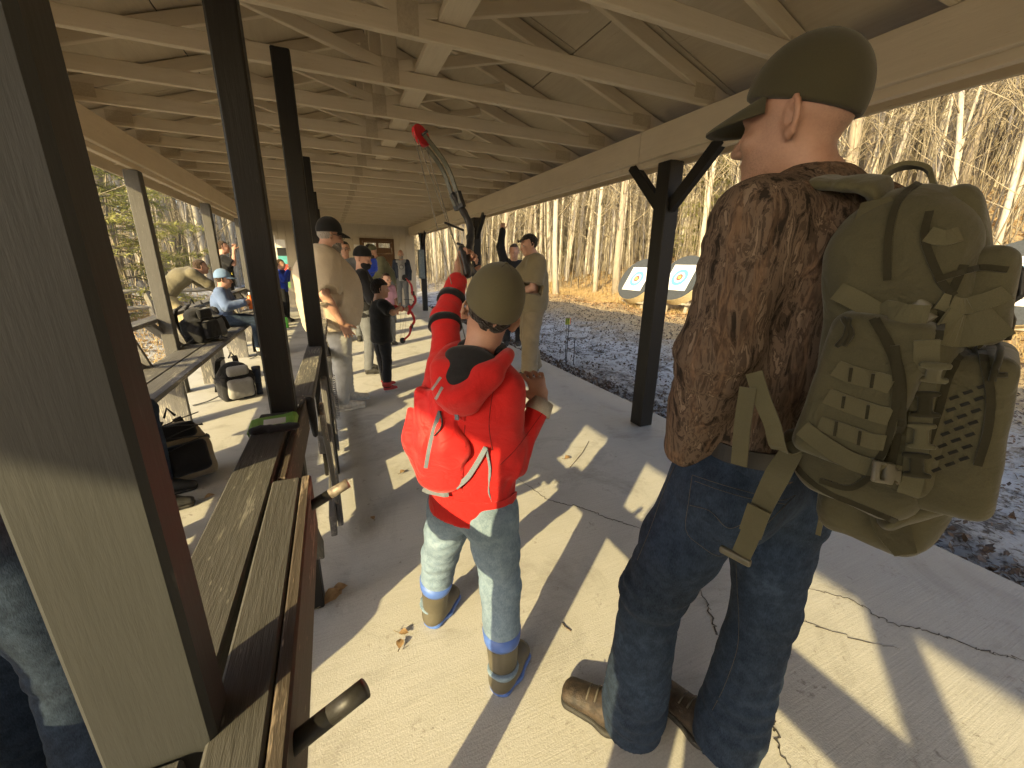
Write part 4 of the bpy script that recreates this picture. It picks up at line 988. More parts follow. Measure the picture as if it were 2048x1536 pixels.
def eyes(J, root):
    c = J['head']; h = J['hk']; r, f, u = frame(J['hf'], J['hu'])
    for s in (-1, 1):
        S = SDF(c+f*0.08*h+r*s*0.033*h-0.02*h, c+f*0.08*h+r*s*0.033*h+0.02*h, 0.003*h); S.ell(c+f*0.0775*h+u*0.001*h+r*s*0.032*h, np.array([0.0118]*3)*h); S.build('eye', 'eyewhite', root)
        S = SDF(c+f*0.09*h+r*s*0.033*h-0.02*h, c+f*0.09*h+r*s*0.033*h+0.02*h, 0.002*h); S.ell(c+f*0.087*h+u*0.001*h+r*s*0.0325*h, np.array([0.0055, 0.0032, 0.0055])*h, (r, f, u)); S.build('iris', 'eye', root)
def top(J, root, mat, vox, sleeve=1.0, bulk=0.0, belly=0.0, hem=0.06, fold=0.005, name='shirt', seed=0.0, collar=0.0, flare=0.0, relax=1, sleeve_r=0.0, send=1.0):
    k = J['k']; r = J['r']; f = J['f']; up = unit(J['chest']-J['pel']); b = bulk
    lo, hi = bounds([J[q] for q in ('pel','waist','chest','neck','shL','elL','wrL','shR','elR','wrR')], (0.2+belly)*k); S = SDF(lo, hi, vox)
    S.econe(J['pel']-up*0.1*k, J['waist'], (0.16+flare)*k+b, 0.15*k+b, (0.118+flare)*k+b, 0.112*k+b, r, 0.05*k)
    S.econe(J['waist'], J['chest'], 0.15*k+b, 0.17*k+b, 0.112*k+b, 0.118*k+b, r, 0.05*k)
    S.econe(J['chest'], J['chest']*0.35+J['neck']*0.65, 0.165*k+b, 0.11*k+b, 0.115*k+b, 0.075*k+b, r, 0.05*k)
    for s in 'LR': S.cone(J['neck']-up*0.035*k, J['sh'+s], 0.052*k+b*0.4, 0.06*k+b*0.7, 0.04*k)
    if belly: 
        S.ell(J['waist']*0.85+J['pel']*0.15+f*(0.05+0.22*belly)*k, np.array([0.18+belly*0.3, 0.13+belly*0.72, 0.21+belly*0.55])*k, (r, f, up), 0.2*k)
    ends = []
    for s in 'LR':
        a, e, w = J['sh'+s], J['el'+s], J['wr'+s]; R = np.array([0.066, 0.054, 0.041])*k+b*0.8+sleeve_r
        if sleeve >= 0.99:
            S.chain([a, e, e+(w-e)*send], R, 0.03*k)
        elif sleeve > 0:
            m = a+(e-a)*min(1, sleeve*2); S.cone(a, m, R[0], R[0]*1.02+0.004, 0.03*k); ends.append((m, unit(m-a)))
    def fn(P):
        d = fold*0.8*wob(P, 15.0/k, seed)+fold*0.45*wob(P, 34.0/k, seed+3)
        for s in 'LR':
            if sleeve > 0.6:
                d = d+fold_at(P, J['el'+s], unit(J['wr'+s]-J['sh'+s]), 0.12*k, fold*1.5, 0.045*k, seed+(1 if s == 'L' else 2), tilt=r*0.35)
            d = d+fold_at(P, J['sh'+s]-up*0.06*k, unit(J['el'+s]-J['sh'+s])+up*0.6, 0.11*k, fold*1.2, 0.05*k, seed+4)
        d = d+fold_at(P, J['waist'], up, 0.2*k, fold*1.1, 0.07*k, seed+7, tilt=f*0.25+r*0.2)
        return d
    if fold: S.disp(fn)
    S.plane(J['pel']-up*hem*k, -up)
    for m, n in ends: S.rbox(m+n*0.06*k, (0.12*k, 0.12*k, 0.06*k-0.0), (unit(np.cross(n, up+0.1)), np.cross(n, unit(np.cross(n, up+0.1))), n), 0.002, 0.004, 's')
    S.cone(J['neck']-up*0.01*k, J['neck']*0.4+J['head']*0.6, 0.062*J['hk']+collar, 0.07*J['hk']+collar, 0.008, 's')
    return S.build(name, mat, root, relax)
def trousers(J, root, mat, vox, bulk=0.0, fold=0.006, ends=(0.085, 0.08), seed=0.0, name='trousers', cuff=0.0, top_up=0.1, belly=0.0, relax=1, knee=0.072, ankle=0.066, drop=0.025):
    k = J['k']; r = J['r']; up = unit(J['waist']-J['pel'])
    lo, hi = bounds([J[q] for q in ('pel','waist','hipL','knL','anL','hipR','knR','anR')], (0.17+belly)*k); S = SDF(lo, hi, vox)
    S.econe(J['pel']+up*top_up*k, J['pel']-up*0.03*k, (0.152+belly)*k+bulk, 0.16*k+bulk, (0.112+belly)*k+bulk, 0.118*k+bulk, r, 0.04*k)
    for s in 'LR':
        S.ell(J['hip'+s]-J['f']*0.045*k-up*0.03*k, np.array([0.085, 0.08, 0.1])*k+bulk, (r, J['f'], up), 0.04*k)
        S.chain([J['hip'+s], J['hip'+s]*0.5+J['kn'+s]*0.5, J['kn'+s], J['an'+s]], [0.098*k+bulk, 0.088*k+bulk, knee*k+bulk, ankle*k+bulk+cuff], 0.025*k)
        if drop > 0.03: S.cone(J['an'+s], J['an'+s]+unit(J['an'+s]-J['kn'+s])*drop*k, ankle*k+bulk+cuff, ankle*k+bulk+cuff, 0.02*k)
    def fn(P):
        d = fold*0.5*wob(P, 13.0/k, seed)+fold*0.4*wob(P, 30.0/k, seed+5)
        for i, s in enumerate('LR'):
            ax = unit(J['an'+s]-J['hip'+s])
            d = d+fold_at(P, J['kn'+s]+np.array([0,0,0.02*k]), ax, 0.13*k, fold*1.4, 0.055*k, seed+i, tilt=r*0.3)
            d = d+fold_at(P, J['an'+s]+np.array([0,0,0.07*k]), ax, 0.13*k, fold*1.6, 0.042*k, seed+2+i, tilt=r*0.2)
            d = d+fold_at(P, J['hip'+s]-J['f']*0.05*k-np.array([0,0,0.12*k]), ax, 0.12*k, fold*1.0, 0.06*k, seed+4+i, tilt=r*0.7*(1 if s == 'L' else -1))
        return d
    if fold: S.disp(fn)
    S.plane(J['pel']+up*(top_up+0.015)*k, up)
    zc = min(J['anL'][2], J['anR'][2])-ends[0]*k*0.3
    for s in 'LR':
        ax = unit(J['an'+s]-J['kn'+s]); S.rbox(J['an'+s]+ax*((0.075+drop)*k), (0.13*k, 0.13*k, 0.075*k), (unit(np.cross(ax, J['f'])), np.cross(ax, unit(np.cross(ax, J['f']))), ax), 0.002, 0.004, 's')
    return S.build(name, mat, root, relax)
def shoes(J, root, mat, sole, vox, L=0.27, name='shoe', high=0.0, width=0.048):
    k = J['k']
    for s in 'LR':
        d = unit(np.asarray(J.get('foot'+s, J['f']))*[1,1,0]); a = J['an'+s].copy(); g = float(J.get('ground', 0.0)); a[2] = max(a[2], g+0.07*k)
        sd = np.cross(d, (0,0,1)); heel = np.array([a[0], a[1], g])-d*0.055*k; toe = heel+d*(L-0.06)*k
        lo, hi = bounds([heel, toe, a+[0,0,high]], 0.09*k); S = SDF(lo, hi, vox)
        z = np.array([0,0,1.0])
        S.econe(heel+d*0.03*k+z*0.045*k, heel+d*0.12*k+z*0.05*k, width*0.78*k, width*0.9*k, 0.045*k, 0.045*k, sd, 0.02*k); S.econe(heel+d*0.12*k+z*0.046*k, toe+z*0.034*k, width*0.95*k, width*0.86*k, 0.042*k, 0.03*k, sd, 0.03*k)
        S.cone(heel+d*0.055*k+z*0.06*k, a+z*(0.01+high), (0.047+0.1*high)*k, (0.05+0.12*high)*k, 0.03*k)
        S.plane(np.array([0,0,g+0.018*k]), (0,0,-1)); o = S.build(name, mat, root)
        S = SDF(lo, hi, vox*0.7); S.econe(heel+d*0.03*k+z*0.014*k, heel+d*0.12*k+z*0.014*k, width*0.92*k, width*0.95*k, 0.03*k, 0.03*k, sd, 0.02*k); S.econe(heel+d*0.12*k+z*0.014*k, toe+z*0.014*k, width*1.0*k, width*0.95*k, 0.03*k, 0.03*k, sd, 0.03*k)
        S.plane(np.array([0,0,g+0.024*k]), (0,0,1)); S.plane(np.array([0,0,g+0.001]), (0,0,-1)); S.build('sole', sole, o)
def cap(J, root, mat, vox=0.006, brim=True, back=False, big=1.0, brim_mat=None, name='cap', tilt=0.0, brim_len=0.085, seams=True, low=0.22):
    c = J['head']; h = J['hk']; r, f, u = frame(J['hf'], J['hu'])
    if tilt: f, u = unit(f*math.cos(tilt)+u*math.sin(tilt)), unit(u*math.cos(tilt)-f*math.sin(tilt))
    A = (r, f, u); cc = c-f*0.012*h+u*0.03*h
    S = SDF(c-0.2*h, c+0.24*h, vox*h)
    R = np.array([0.086, 0.108, 0.112])*h*big
    S.ell(cc, R, A, 0.0); S.ell(cc+u*0.03*h-f*0.0*h, R*np.array([0.94, 0.94, 0.86]), A, 0.03)
    S.plane(cc-u*0.006*h, -(u*0.97-f*low))
    o = S.build(name, mat, root)
    ff = -f if back else f
    if brim:
        nu, nv = 15, 7; v = []
        for layer in (0, 1):
            for i in range(nu):
                t = -1+2*i/(nu-1); an = t*1.12
                e = cc+(r*math.sin(an)*R[0]+ff*math.cos(an)*R[1])*0.985+u*0.018*h
                for j in range(nv):
                    s = j/(nv-1); L = brim_len*h*(1-abs(t)**2.6)*s; droop = 0.12*(L)+0.018*h*abs(t)**2*s+0.012*h*s*s
                    v.append(e+ff*L*1.0+r*math.sin(an)*0.004*s*h-u*droop-u*layer*0.005*h)
        q = []; N = nu*nv
        for l in (0, 1):
            for i in range(nu-1):
                for j in range(nv-1):
                    a = l*N+i*nv+j; w = (a, a+1, a+nv+1, a+nv); q.append(w if l else w[::-1])
        for i in range(nu-1): a = i*nv+nv-1; q.append((a, a+nv, a+nv+N, a+N))
        finish('brim', np.array(v), np.array(q), None, brim_mat or mat, o)
    if seams:
        for m in range(6):
            an = m*math.pi/3+math.pi/6; pts = []
            for t in np.linspace(0.03, 1.42, 14):
                dv = (r*math.sin(an)*R[0]+f*math.cos(an)*R[1])*math.sin(t)+u*R[2]*math.cos(t)*1.0
                # push out to the blended crown
                z = math.cos(t); dv2 = (r*math.sin(an)*R[0]+f*math.cos(an)*R[1])*0.94*math.sin(t)+u*(R[2]*0.86*z+0.03*h)
                dd = dv if np.linalg.norm(dv) > np.linalg.norm(dv2) else dv2
                pts.append(cc+dd*1.012)
            tube('seam', pts, 0.0022*h, 'olive_dark', o, 5)
        S = SDF(cc+u*R[2]*1.03-0.02*h, cc+u*R[2]*1.03+0.02*h, 0.003*h); S.ell(cc+u*(R[2]*0.86+0.033*h), np.array([0.009, 0.009, 0.005])*h, A); S.build('button', mat, o)
    return o
def hair(J, root, mat, vox=0.007, length=0.0, low=-0.03, puff=0.008, name='hair', front=0.05):
    """scalp hair down to 'low' behind, open at the face"""
    c = J['head']; h = J['hk']; r, f, u = frame(J['hf'], J['hu']); A = (r, f, u)
    S = SDF(c-0.2*h, c+0.2*h, vox*h); cc = c-f*0.012*h+u*0.025*h
    S.ell(cc, (np.array([0.076, 0.098, 0.092])+puff)*h, A, 0.0)
    if length: S.ell(c-f*0.03*h-u*0.03*h, np.array([0.082, 0.085, 0.09+length])*h, A, 0.03*h)
    S.disp(lambda P: 0.004*h*wob(P, 60.0/h, 1.0)+0.003*h*wob(P, 120/h, 2.0))
    S.rbox(c+f*0.11*h-u*0.085*h, np.array([0.2, 0.11, 0.1+front])*h, A, 0.02*h, 0.01, 's')
    S.plane(c+u*low*h, -u+f*0.25)
    return S.build(name, mat, root)
def beard(J, root, mat, full=1.0, vox=0.006, name='beard'):
    c = J['head']; h = J['hk']; r, f, u = frame(J['hf'], J['hu']); A = (r, f, u)
    S = SDF(c-0.2*h, c+0.2*h, vox*h)
    S.ell(c+f*0.042*h-u*0.075*h, np.array([0.064, 0.062, 0.06+0.02*full])*h, A, 0.01); S.ell(c+f*0.085*h-u*0.1*h, np.array([0.035, 0.025, 0.03+0.02*full])*h, A, 0.02)
    S.disp(lambda P: 0.004*h*wob(P, 80.0/h, 1.0))
    S.ell(c+f*0.1*h-u*0.07*h, np.array([0.022, 0.02, 0.012])*h, A, 0.005, 's'); S.plane(c-u*0.042*h+f*0.03*h, u-f*0.25)
    return S.build(name, mat, root)

# ---------------------------------------------------------------- cloth palette
def m_denim(name, c, c2, fade):
    m, nt, b = _nt(name); v = coords(nt); f = noise(nt, v, 5.0, 5.0, 0.6); w = noise(nt, coords(nt, (1, 1, 0.25)), 500.0, 2.0); g = noise(nt, v, 40.0, 4.0, 0.7)
    col = ramp(nt, f, ((0.3, c2), (0.62, c), (0.8, fade))); col = mix(nt, 0.3, col, ramp(nt, w, ((0.3, c2), (0.75, fade)))); col = mix(nt, 0.15, col, ramp(nt, g, ((0.4, c2), (0.6, fade))))
    nt.links.new(col, b.inputs['Base Color']); b.inputs['Roughness'].default_value = 0.9; b.inputs['Specular IOR Level'].default_value = 0.2
    ad = _n(nt, 'ShaderNodeMath', operation='MULTIPLY_ADD'); ad.inputs[1].default_value = 0.08; nt.links.new(w, ad.inputs[0]); nt.links.new(noise(nt, v, 10.0, 2.0, 0.5, 0.8), ad.inputs[2])
    bump(nt, b, ad.outputs[0], 0.3, 0.03); return m
MATS['denim'] = m_denim('dark denim', (0.014, 0.025, 0.048), (0.006, 0.01, 0.02), (0.06, 0.09, 0.14))
MATS['denim_light'] = m_denim('light denim', (0.17, 0.25, 0.34), (0.085, 0.125, 0.18), (0.33, 0.41, 0.48))
MATS['thread'] = plain('tan stitching', (0.075, 0.065, 0.052), 0.8, bmp=0)
def m_camo():
    m, nt, b = _nt('bark camouflage cloth'); tc = coords(nt, (1, 1, 0.2))
    wv = noise(nt, tc, 52.0, 5.0, 0.6, 0.7); g = noise(nt, tc, 20.0, 4.0, 0.6, 0.6); h = noise(nt, tc, 90.0, 3.0, 0.6, 0.8)
    col = ramp(nt, wv, ((0.0, (0.02, 0.0145, 0.011)), (0.40, (0.06, 0.042, 0.03)), (0.46, (0.115, 0.082, 0.06)), (0.54, (0.066, 0.046, 0.033)), (0.60, (0.175, 0.13, 0.095))), 'CONSTANT')
    col = mix(nt, ramp(nt, g, ((0.5, 0.0), (0.62, 0.7))), col, ramp(nt, h, ((0.4, (0.05, 0.03, 0.02)), (0.6, (0.17, 0.105, 0.065)))))
    nt.links.new(col, b.inputs['Base Color']); b.inputs['Roughness'].default_value = 0.9; b.inputs['Specular IOR Level'].default_value = 0.15
    v = coords(nt); bump(nt, b, noise(nt, v, 9.0, 2.0, 0.5, 0.6), 0.25, 0.02); return m
MATS['camo'] = m_camo()
MATS['boot'] = plain('scuffed brown leather', (0.055, 0.038, 0.026), 0.6, c2=(0.014, 0.01, 0.008), scale=38, bmp=0.5); MATS['rubber'] = plain('dark rubber sole', (0.025, 0.023, 0.02), 0.7)
MATS['olive'] = fabric('olive pack cloth', (0.078, 0.07, 0.038), (0.055, 0.049, 0.027), fold=14, fb=0.35, weave=520); MATS['olive_web'] = fabric('olive webbing', (0.1, 0.09, 0.05), (0.078, 0.07, 0.039), weave=700, fb=0.12)
MATS['olive_dark'] = fabric('dark olive seam cloth', (0.03, 0.026, 0.013), fb=0.15); MATS['buckle'] = plain('tan olive plastic', (0.13, 0.115, 0.075), 0.4, bmp=0); MATS['slot'] = plain('slot shadow lining', (0.012, 0.011, 0.008), 0.9, bmp=0)
MATS['cap_olive'] = fabric('dark olive cap cloth', (0.05, 0.045, 0.025), (0.04, 0.036, 0.02), fb=0.08, weave=600); MATS['cap_kid'] = fabric('olive cap cloth', (0.105, 0.092, 0.052), (0.09, 0.078, 0.044), fb=0.08, weave=600)
MATS['red'] = fabric('red fleece', (0.56, 0.018, 0.018), (0.47, 0.014, 0.014), fold=12, fb=0.3, weave=350); MATS['redbag'] = fabric('red nylon', (0.66, 0.022, 0.022), (0.55, 0.016, 0.018), fold=16, fb=0.45, weave=800, rough=0.55)
MATS['blackknit'] = fabric('black cloth knit', (0.014, 0.014, 0.016), fb=0.25); MATS['greystripe'] = fabric('grey stripe', (0.33, 0.33, 0.34), fb=0.1); MATS['greycuff'] = fabric('grey ribbed cuff', (0.4, 0.37, 0.33), fb=0.3, weave=250)
MATS['cordgrey'] = fabric('slate cord', (0.16, 0.19, 0.23), fb=0.1)
MATS['bootkid'] = plain('olive grey rubber boot', (0.095, 0.085, 0.062), 0.55, c2=(0.07, 0.062, 0.045), scale=12, bmp=0.15); MATS['bootblue'] = plain('blue boot trim', (0.075, 0.16, 0.48), 0.5, c2=(0.06, 0.12, 0.38), scale=15)
MATS['belt'] = plain('black belt leather', (0.016, 0.014, 0.013), 0.5)
MATS['copper'] = plain('copper rivet', (0.5, 0.2, 0.1), 0.35, 0.8, bmp=0)

def from_px(d, gx, gy, extra):
    J = {q: on_plane(v[0], v[1], gx, gy, v[2]) for q, v in d.items()}; J.update(extra); J['base'] = np.array([gx, gy, 0]); return J

# ---------------------------------------------------------------- man with the big pack
az = math.radians(-16); MF = np.array([math.sin(az), math.cos(az), 0]); MR = np.array([math.cos(az), -math.sin(az), 0])
GX, GY = 0.90, 0.60
JM = from_px(dict(head=(1590, 248, 0), neck=(1628, 362, 0.0), chest=(1625, 500, 0.0), waist=(1560, 740, 0), pel=(1500, 930, 0), shL=(1512, 452, -.16), elL=(1432, 705, -.185), wrL=(1376, 893, -.115),
    shR=(1720, 440, .17), elR=(1760, 700, .2), wrR=(1660, 880, .24), hipL=(1435, 965, -.09), knL=(1302, 1190, -.10), anL=(1268, 1405, -.1), hipR=(1556, 970, .085), knR=(1528, 1215, .06), anR=(1462, 1440, .0)), GX, GY,
    dict(f=MF, r=MR, k=1.03, hk=0.93, ears=1.25, hf=unit((-0.32, 0.95, -0.06)), hu=(0, 0, 1), footL=(-0.6, 0.8, 0), footR=(-0.25, 0.97, 0)))
man = thing('person', 'man in olive cap, bark camouflage shirt and dark jeans standing at the right', 'person', (GX, GY, 0))
hd = {'L': 'none', 'R': 'none'}
_b = np.array([GX, GY, 0]); _h = JM['head']; _fw = unit(JM['hf'])
MATS['skin_man'] = m_skin('fair skin with stubble', (0.44, 0.25, 0.175), (0.33, 0.175, 0.12), ((tuple(_h+_fw*0.075-np.array([0, 0, 0.085])-_b), 0.12, (0.12, 0.08, 0.055)), (tuple(_h-_fw*0.085-np.array([0, 0, 0.005])-_b), 0.075, (0.11, 0.075, 0.052)), (tuple(_h+_fw*0.02+MR*-0.075+np.array([0, 0, 0.0])-_b), 0.03, (0.11, 0.075, 0.052))))
body(JM, man, 'skin_man', 0.007, hd); 
top(JM, man, 'camo', 0.009, 1.0, bulk=0.004, hem=-0.01, fold=0.0055, seed=1.0, collar=0.002, sleeve_r=0.012)
def cap_low(): pass
cap(JM, man, 'cap_olive', 0.006, big=1.02, tilt=-0.02, brim_len=0.09, low=0.40)
_r, _f, _u = frame(JM['hf'])
tr = trousers(JM, man, 'denim', 0.009, bulk=0.006, fold=0.0065, seed=3.0, ankle=0.07, knee=0.072, cuff=0.014, drop=0.085)
up = unit(JM['waist']-JM['pel'])
# belt, loops, pocket, stitching
def ring_pts(c, w, d, n=60, lift=0.0): return [c+MR*w*math.cos(a)+MF*d*math.sin(a)+up*lift for a in np.linspace(0, 2*math.pi, n)]
strap('belt', ring_pts(JM['pel']+up*0.085, 0.172, 0.13), 0.038, up, 'belt', man, 0.004)
strap('waistband', ring_pts(JM['pel']+up*0.06, 0.171, 0.13), 0.04, up, 'denim', man, 0.005)
def march(S, p, d, n=200, step=0.002):
    """first point of the implicit surface S from p along d"""
    d = unit(d); p = np.asarray(p, float)
    for i in range(n):
        q = p+d*step*i; ix = np.round((q-S.lo)/S.v).astype(int)
        if (ix < 0).any() or (ix >= S.n).any(): continue
        if S.F[tuple(ix)] < 0: return q
    return None
def bvh_of(o):
    from mathutils.bvhtree import BVHTree
    M = wmat(o); vs = [M @ v.co for v in o.data.vertices]; return BVHTree.FromPolygons(vs, [tuple(p.vertices) for p in o.data.polygons])
def drape(bvh, pts, lift=0.002):
    """seen from the standing height of the survey point, lay a line on a surface"""
    out = []
    for x, y in pts:
        d = Vector(unit(ray(x, y))); h = bvh.ray_cast(Vector(CAM_P), d)
        if h[0] is not None: out.append(np.array(h[0]+h[1]*lift))
    return np.array(out)
BT = bvh_of(tr)
for ln in ([(1385, 950), (1440, 968), (1500, 985), (1560, 1000), (1590, 990)], [(1385, 950), (1378, 1000), (1372, 1060), (1400, 1090), (1440, 1112), (1480, 1090), (1530, 1050), (1590, 990)], [(1390, 962), (1440, 980), (1500, 997), (1570, 1008)], [(1380, 1010), (1420, 1022), (1455, 1055), (1490, 1045), (1540, 1020)],
           [(1350, 930), (1325, 990), (1300, 1060), (1275, 1120)], [(1472, 1120), (1475, 1180), (1478, 1240), (1474, 1300), (1450, 1370), (1425, 1420)]):
    p = drape(BT, smooth_path(np.array(ln), 26), 0.0008)
    if len(p) > 3: tube('stitching', p, 0.0008, 'thread', man, 4)
p = drape(BT, [(1409, 875), (1409, 905)], 0.006)
if len(p) == 2: strap('belt_loop', [p[0]+up*0.02, p[1]], 0.014, MR, 'denim', man, 0.003)
p = drape(BT, [(1362, 926)], 0.001)
if len(p):
    S = SDF(p[0]-0.012, p[0]+0.012, 0.002); S.ell(p[0], (0.005, 0.005, 0.005)); S.build('rivet', 'copper', man)
shoes(JM, man, 'boot', 'rubber', 0.008, L=0.31, width=0.052, high=0.10, name='boot')
for s in 'LR':
    d = unit(JM['foot'+s]); a = JM['an'+s]*[1,1,0]; sd = np.cross(d, (0,0,1))
    for i in range(4):
        c = a+d*(0.06+0.027*i)+np.array([0, 0, 0.112-0.010*i]); tube('lace', [c-sd*0.03-[0,0,0.012], c+[0,0,0.004], c+sd*0.03-[0,0,0.012]], 0.0032, 'thread', man, 5)

# ---------------------------------------------------------------- his olive pack
PGX, PGY = 0.905, 0.345
pk_o = unit(-MF*np.array([1,1,1])+np.array([0.02, 0, 0])); pk_s = -MR; pk_u = np.array([0, 0, 1.0])
def pk(x, y, off=0.0): return on_plane(x, y, PGX, PGY, off)
pack = thing('backpack', 'large olive hiking backpack with webbing and buckles worn by the man in camouflage', 'backpack', (PGX, PGY, 0.9))
lo, hi = bounds([pk(1560, 330), pk(2040, 330), pk(1500, 1080), pk(2040, 1080)], 0.24); 
SP = SDF(lo, hi, 0.0075)
def pe(S, a, b, wa, wb, da, db, off=0.0, k=0.02): S.econe(pk(*a, off), pk(*b, off), wa, wb, da, db, pk_o, k)
PKU = unit(pk(1822, 440)-pk(1765, 930)); PKO = unit(pk_o-(pk_o @ PKU)*PKU); PKS = np.cross(PKU, PKO); PKA = (PKO, PKS, PKU)
if PKS @ pk_s < 0: PKS = -PKS
def pbox(S, c, ho, hs, hu, off=0.0, r=0.03, k=0.012, tilt=0.0):
    u = unit(PKU+PKO*tilt); o = unit(PKO-(PKO @ u)*u); S.rbox(pk(*c, off), (ho, hs, hu), (o, np.cross(u, o), u), r, k)
pbox(SP, (1785, 715), 0.086, 0.13, 0.225, 0.0, 0.05); pbox(SP, (1815, 492), 0.056, 0.105, 0.085, 0.0, 0.05, 0.07)
pe(SP, (1700, 945), (1830, 985), 0.045, 0.055, 0.12, 0.12, 0.0, 0.03)
SP.disp(lambda P: 0.0035*wob(P, 18.0, 2.0)+0.002*wob(P, 47.0, 5.0))
main_p = SP.build('main_compartment', 'olive', pack)
def pocket(name, boxes, off=0.0, r=0.02, mat='olive', vox=0.006, amp=0.002, segs=()):
    pts = [pk(*b[0], off) for b in boxes]+[pk(*q, off) for g in segs for q in g[:2]]
    S = SDF(*bounds(pts, 0.2), vox)
    for (c, ho, hs, hu, tl) in boxes: pbox(S, c, ho, hs, hu, off, r, 0.01, tl)
    for (a, b, wa, wb, da, db) in segs: pe(S, a, b, wa, wb, da, db, off, 0.02)
    S.disp(lambda P: amp*wob(P, 24.0, 4.0)+amp*0.7*wob(P, 58.0, 7.0)); return S.build(name, mat, pack)
P_up = pocket('upper_pocket', [((1905, 590), 0.064, 0.105, 0.07, 0.0)], r=0.026)
P_tp = pocket('top_pocket', [((1880, 470), 0.05, 0.092, 0.058, -0.25)], r=0.024)
P_fr = pocket('front_pocket', [((1912, 845), 0.055, 0.115, 0.125, 0.0)], r=0.022)
P_sd = pocket('side_pocket', [((1722, 780), 0.062, 0.05, 0.125, 0.22)], -0.115, r=0.022)
P_hp = pocket('hip_wing', [], -0.09, segs=[((1590, 880), (1660, 930), 0.02, 0.045, 0.03, 0.05), ((1660, 930), (1770, 985), 0.05, 0.045, 0.06, 0.05)])
P_bt = pocket('bottom_panel', [], 0.0, segs=[((1680, 985), (1790, 1015), 0.02, 0.024, 0.11, 0.11), ((1790, 1015), (1885, 975), 0.024, 0.03, 0.11, 0.1)])
BP = bvh_of(main_p); allp = [main_p, P_up, P_tp, P_fr, P_sd, P_hp, P_bt]
from mathutils.bvhtree import BVHTree as _B
def multi_bvh(objs):
    vs = []; fs = []
    for o in objs:
        M = wmat(o); n = len(vs); vs += [M @ v.co for v in o.data.vertices]; fs += [tuple(i+n for i in p.vertices) for p in o.data.polygons]
    return _B.FromPolygons(vs, fs)
BA = multi_bvh(allp)
def web(name, pts, width, mat='olive_web', lift=0.004, n=18, thick=0.003, par=None):
    """webbing laid over the pack; width is measured across the run"""
    p = drape(BA, smooth_path(np.array(pts, float), n), lift)
    if len(p) < 3: return None
    t = np.gradient(p, axis=0); v = unit(pk(1800, 700)-CAM_P); sd = np.cross(t, v); return strap(name, p, width, sd, mat, par or pack, thick)
# webbing rows on the side pocket, zips, compression straps, ladder of clips
web('webbing', [(1672, 735), (1710, 750), (1760, 762), (1785, 770)], 0.026); web('webbing', [(1655, 790), (1700, 808), (1750, 825), (1778, 832)], 0.026); web('webbing', [(1640, 845), (1690, 862), (1740, 880), (1765, 884)], 0.024)
for (x, y) in ((1705, 748), (1748, 760), (1690, 805), (1738, 822), (1675, 856), (1722, 874)): web('webbing_tack', [(x, y-14), (x-2, y), (x-4, y+14)], 0.004, 'olive_dark', 0.006, 6)
for ln in ([(1745, 640), (1770, 680), (1792, 740), (1790, 810), (1770, 890), (1745, 930)], [(1752, 640), (1782, 690), (1803, 750), (1800, 830), (1782, 900), (1758, 950)], [(1585, 900), (1600, 940), (1650, 980), (1720, 1010), (1790, 1040)],
           [(1850, 360), (1800, 400), (1778, 470), (1775, 560)], [(1858, 425), (1850, 480), (1880, 560), (1905, 590)], [(1925, 530), (1905, 575), (1885, 620), (1872, 680)], [(1945, 690), (1900, 740), (1875, 820), (1850, 900), (1830, 970)], [(1960, 690), (1980, 780), (1975, 860), (1955, 930)], [(1640, 960), (1700, 975), (1745, 950)]):
    web('zip_piping', ln, 0.009, 'olive_dark', 0.002, 24, 0.004)
web('webbing', [(1875, 600), (1920, 612), (1975, 600), (2010, 585)], 0.022); web('patch_panel', [(1872, 650), (1915, 662), (1965, 655), (2000, 640)], 0.045, 'olive_web'); web('webbing', [(1855, 470), (1885, 478), (1915, 470)], 0.02); web('zip_piping', [(1868, 560), (1905, 548), (1960, 535), (2010, 540)], 0.008, 'olive_dark'); web('zip_piping', [(1790, 690), (1800, 780), (1795, 870), (1775, 960)], 0.01, 'olive_dark')
web('compression_strap', [(1683, 580), (1720, 600), (1760, 625), (1800, 640), (1850, 645)], 0.028, lift=0.010); web('compression_strap', [(1610, 855), (1650, 885), (1700, 915), (1760, 935), (1800, 945)], 0.028, lift=0.010)
def buckle(x, y, dx, dy, L=0.05):
    p = drape(BA, [(x-dx*20, y-dy*20), (x, y), (x+dx*20, y+dy*20)], 0.014)
    if len(p) < 3: return
    t = unit(p[2]-p[0]); v = unit(CAM_P-p[1]); s = unit(np.cross(v, t)); c = p[1]
    S = SDF(c-0.05, c+0.05, 0.0022); S.rbox(c, (L/2, 0.017, 0.004), (t, s, np.cross(t, s)), 0.003, 0.0); S.rbox(c-t*0.012, (0.006, 0.011, 0.02), (t, s, np.cross(t, s)), 0.002, 0.001, 's')
    for q in (-1, 1): S.rbox(c+t*0.02+s*q*0.0135, (0.007, 0.0045, 0.02), (t, s, np.cross(t, s)), 0.002, 0.001, 's')
    S.build('buckle', 'buckle', pack)
buckle(1818, 636, 1, 0.1, 0.056); buckle(1755, 934, 1, 0.25, 0.058)
web('clip_ladder', [(1850, 680), (1846, 760), (1838, 850), (1828, 930), (1815, 985)], 0.026, 'olive_web', 0.004, 30)
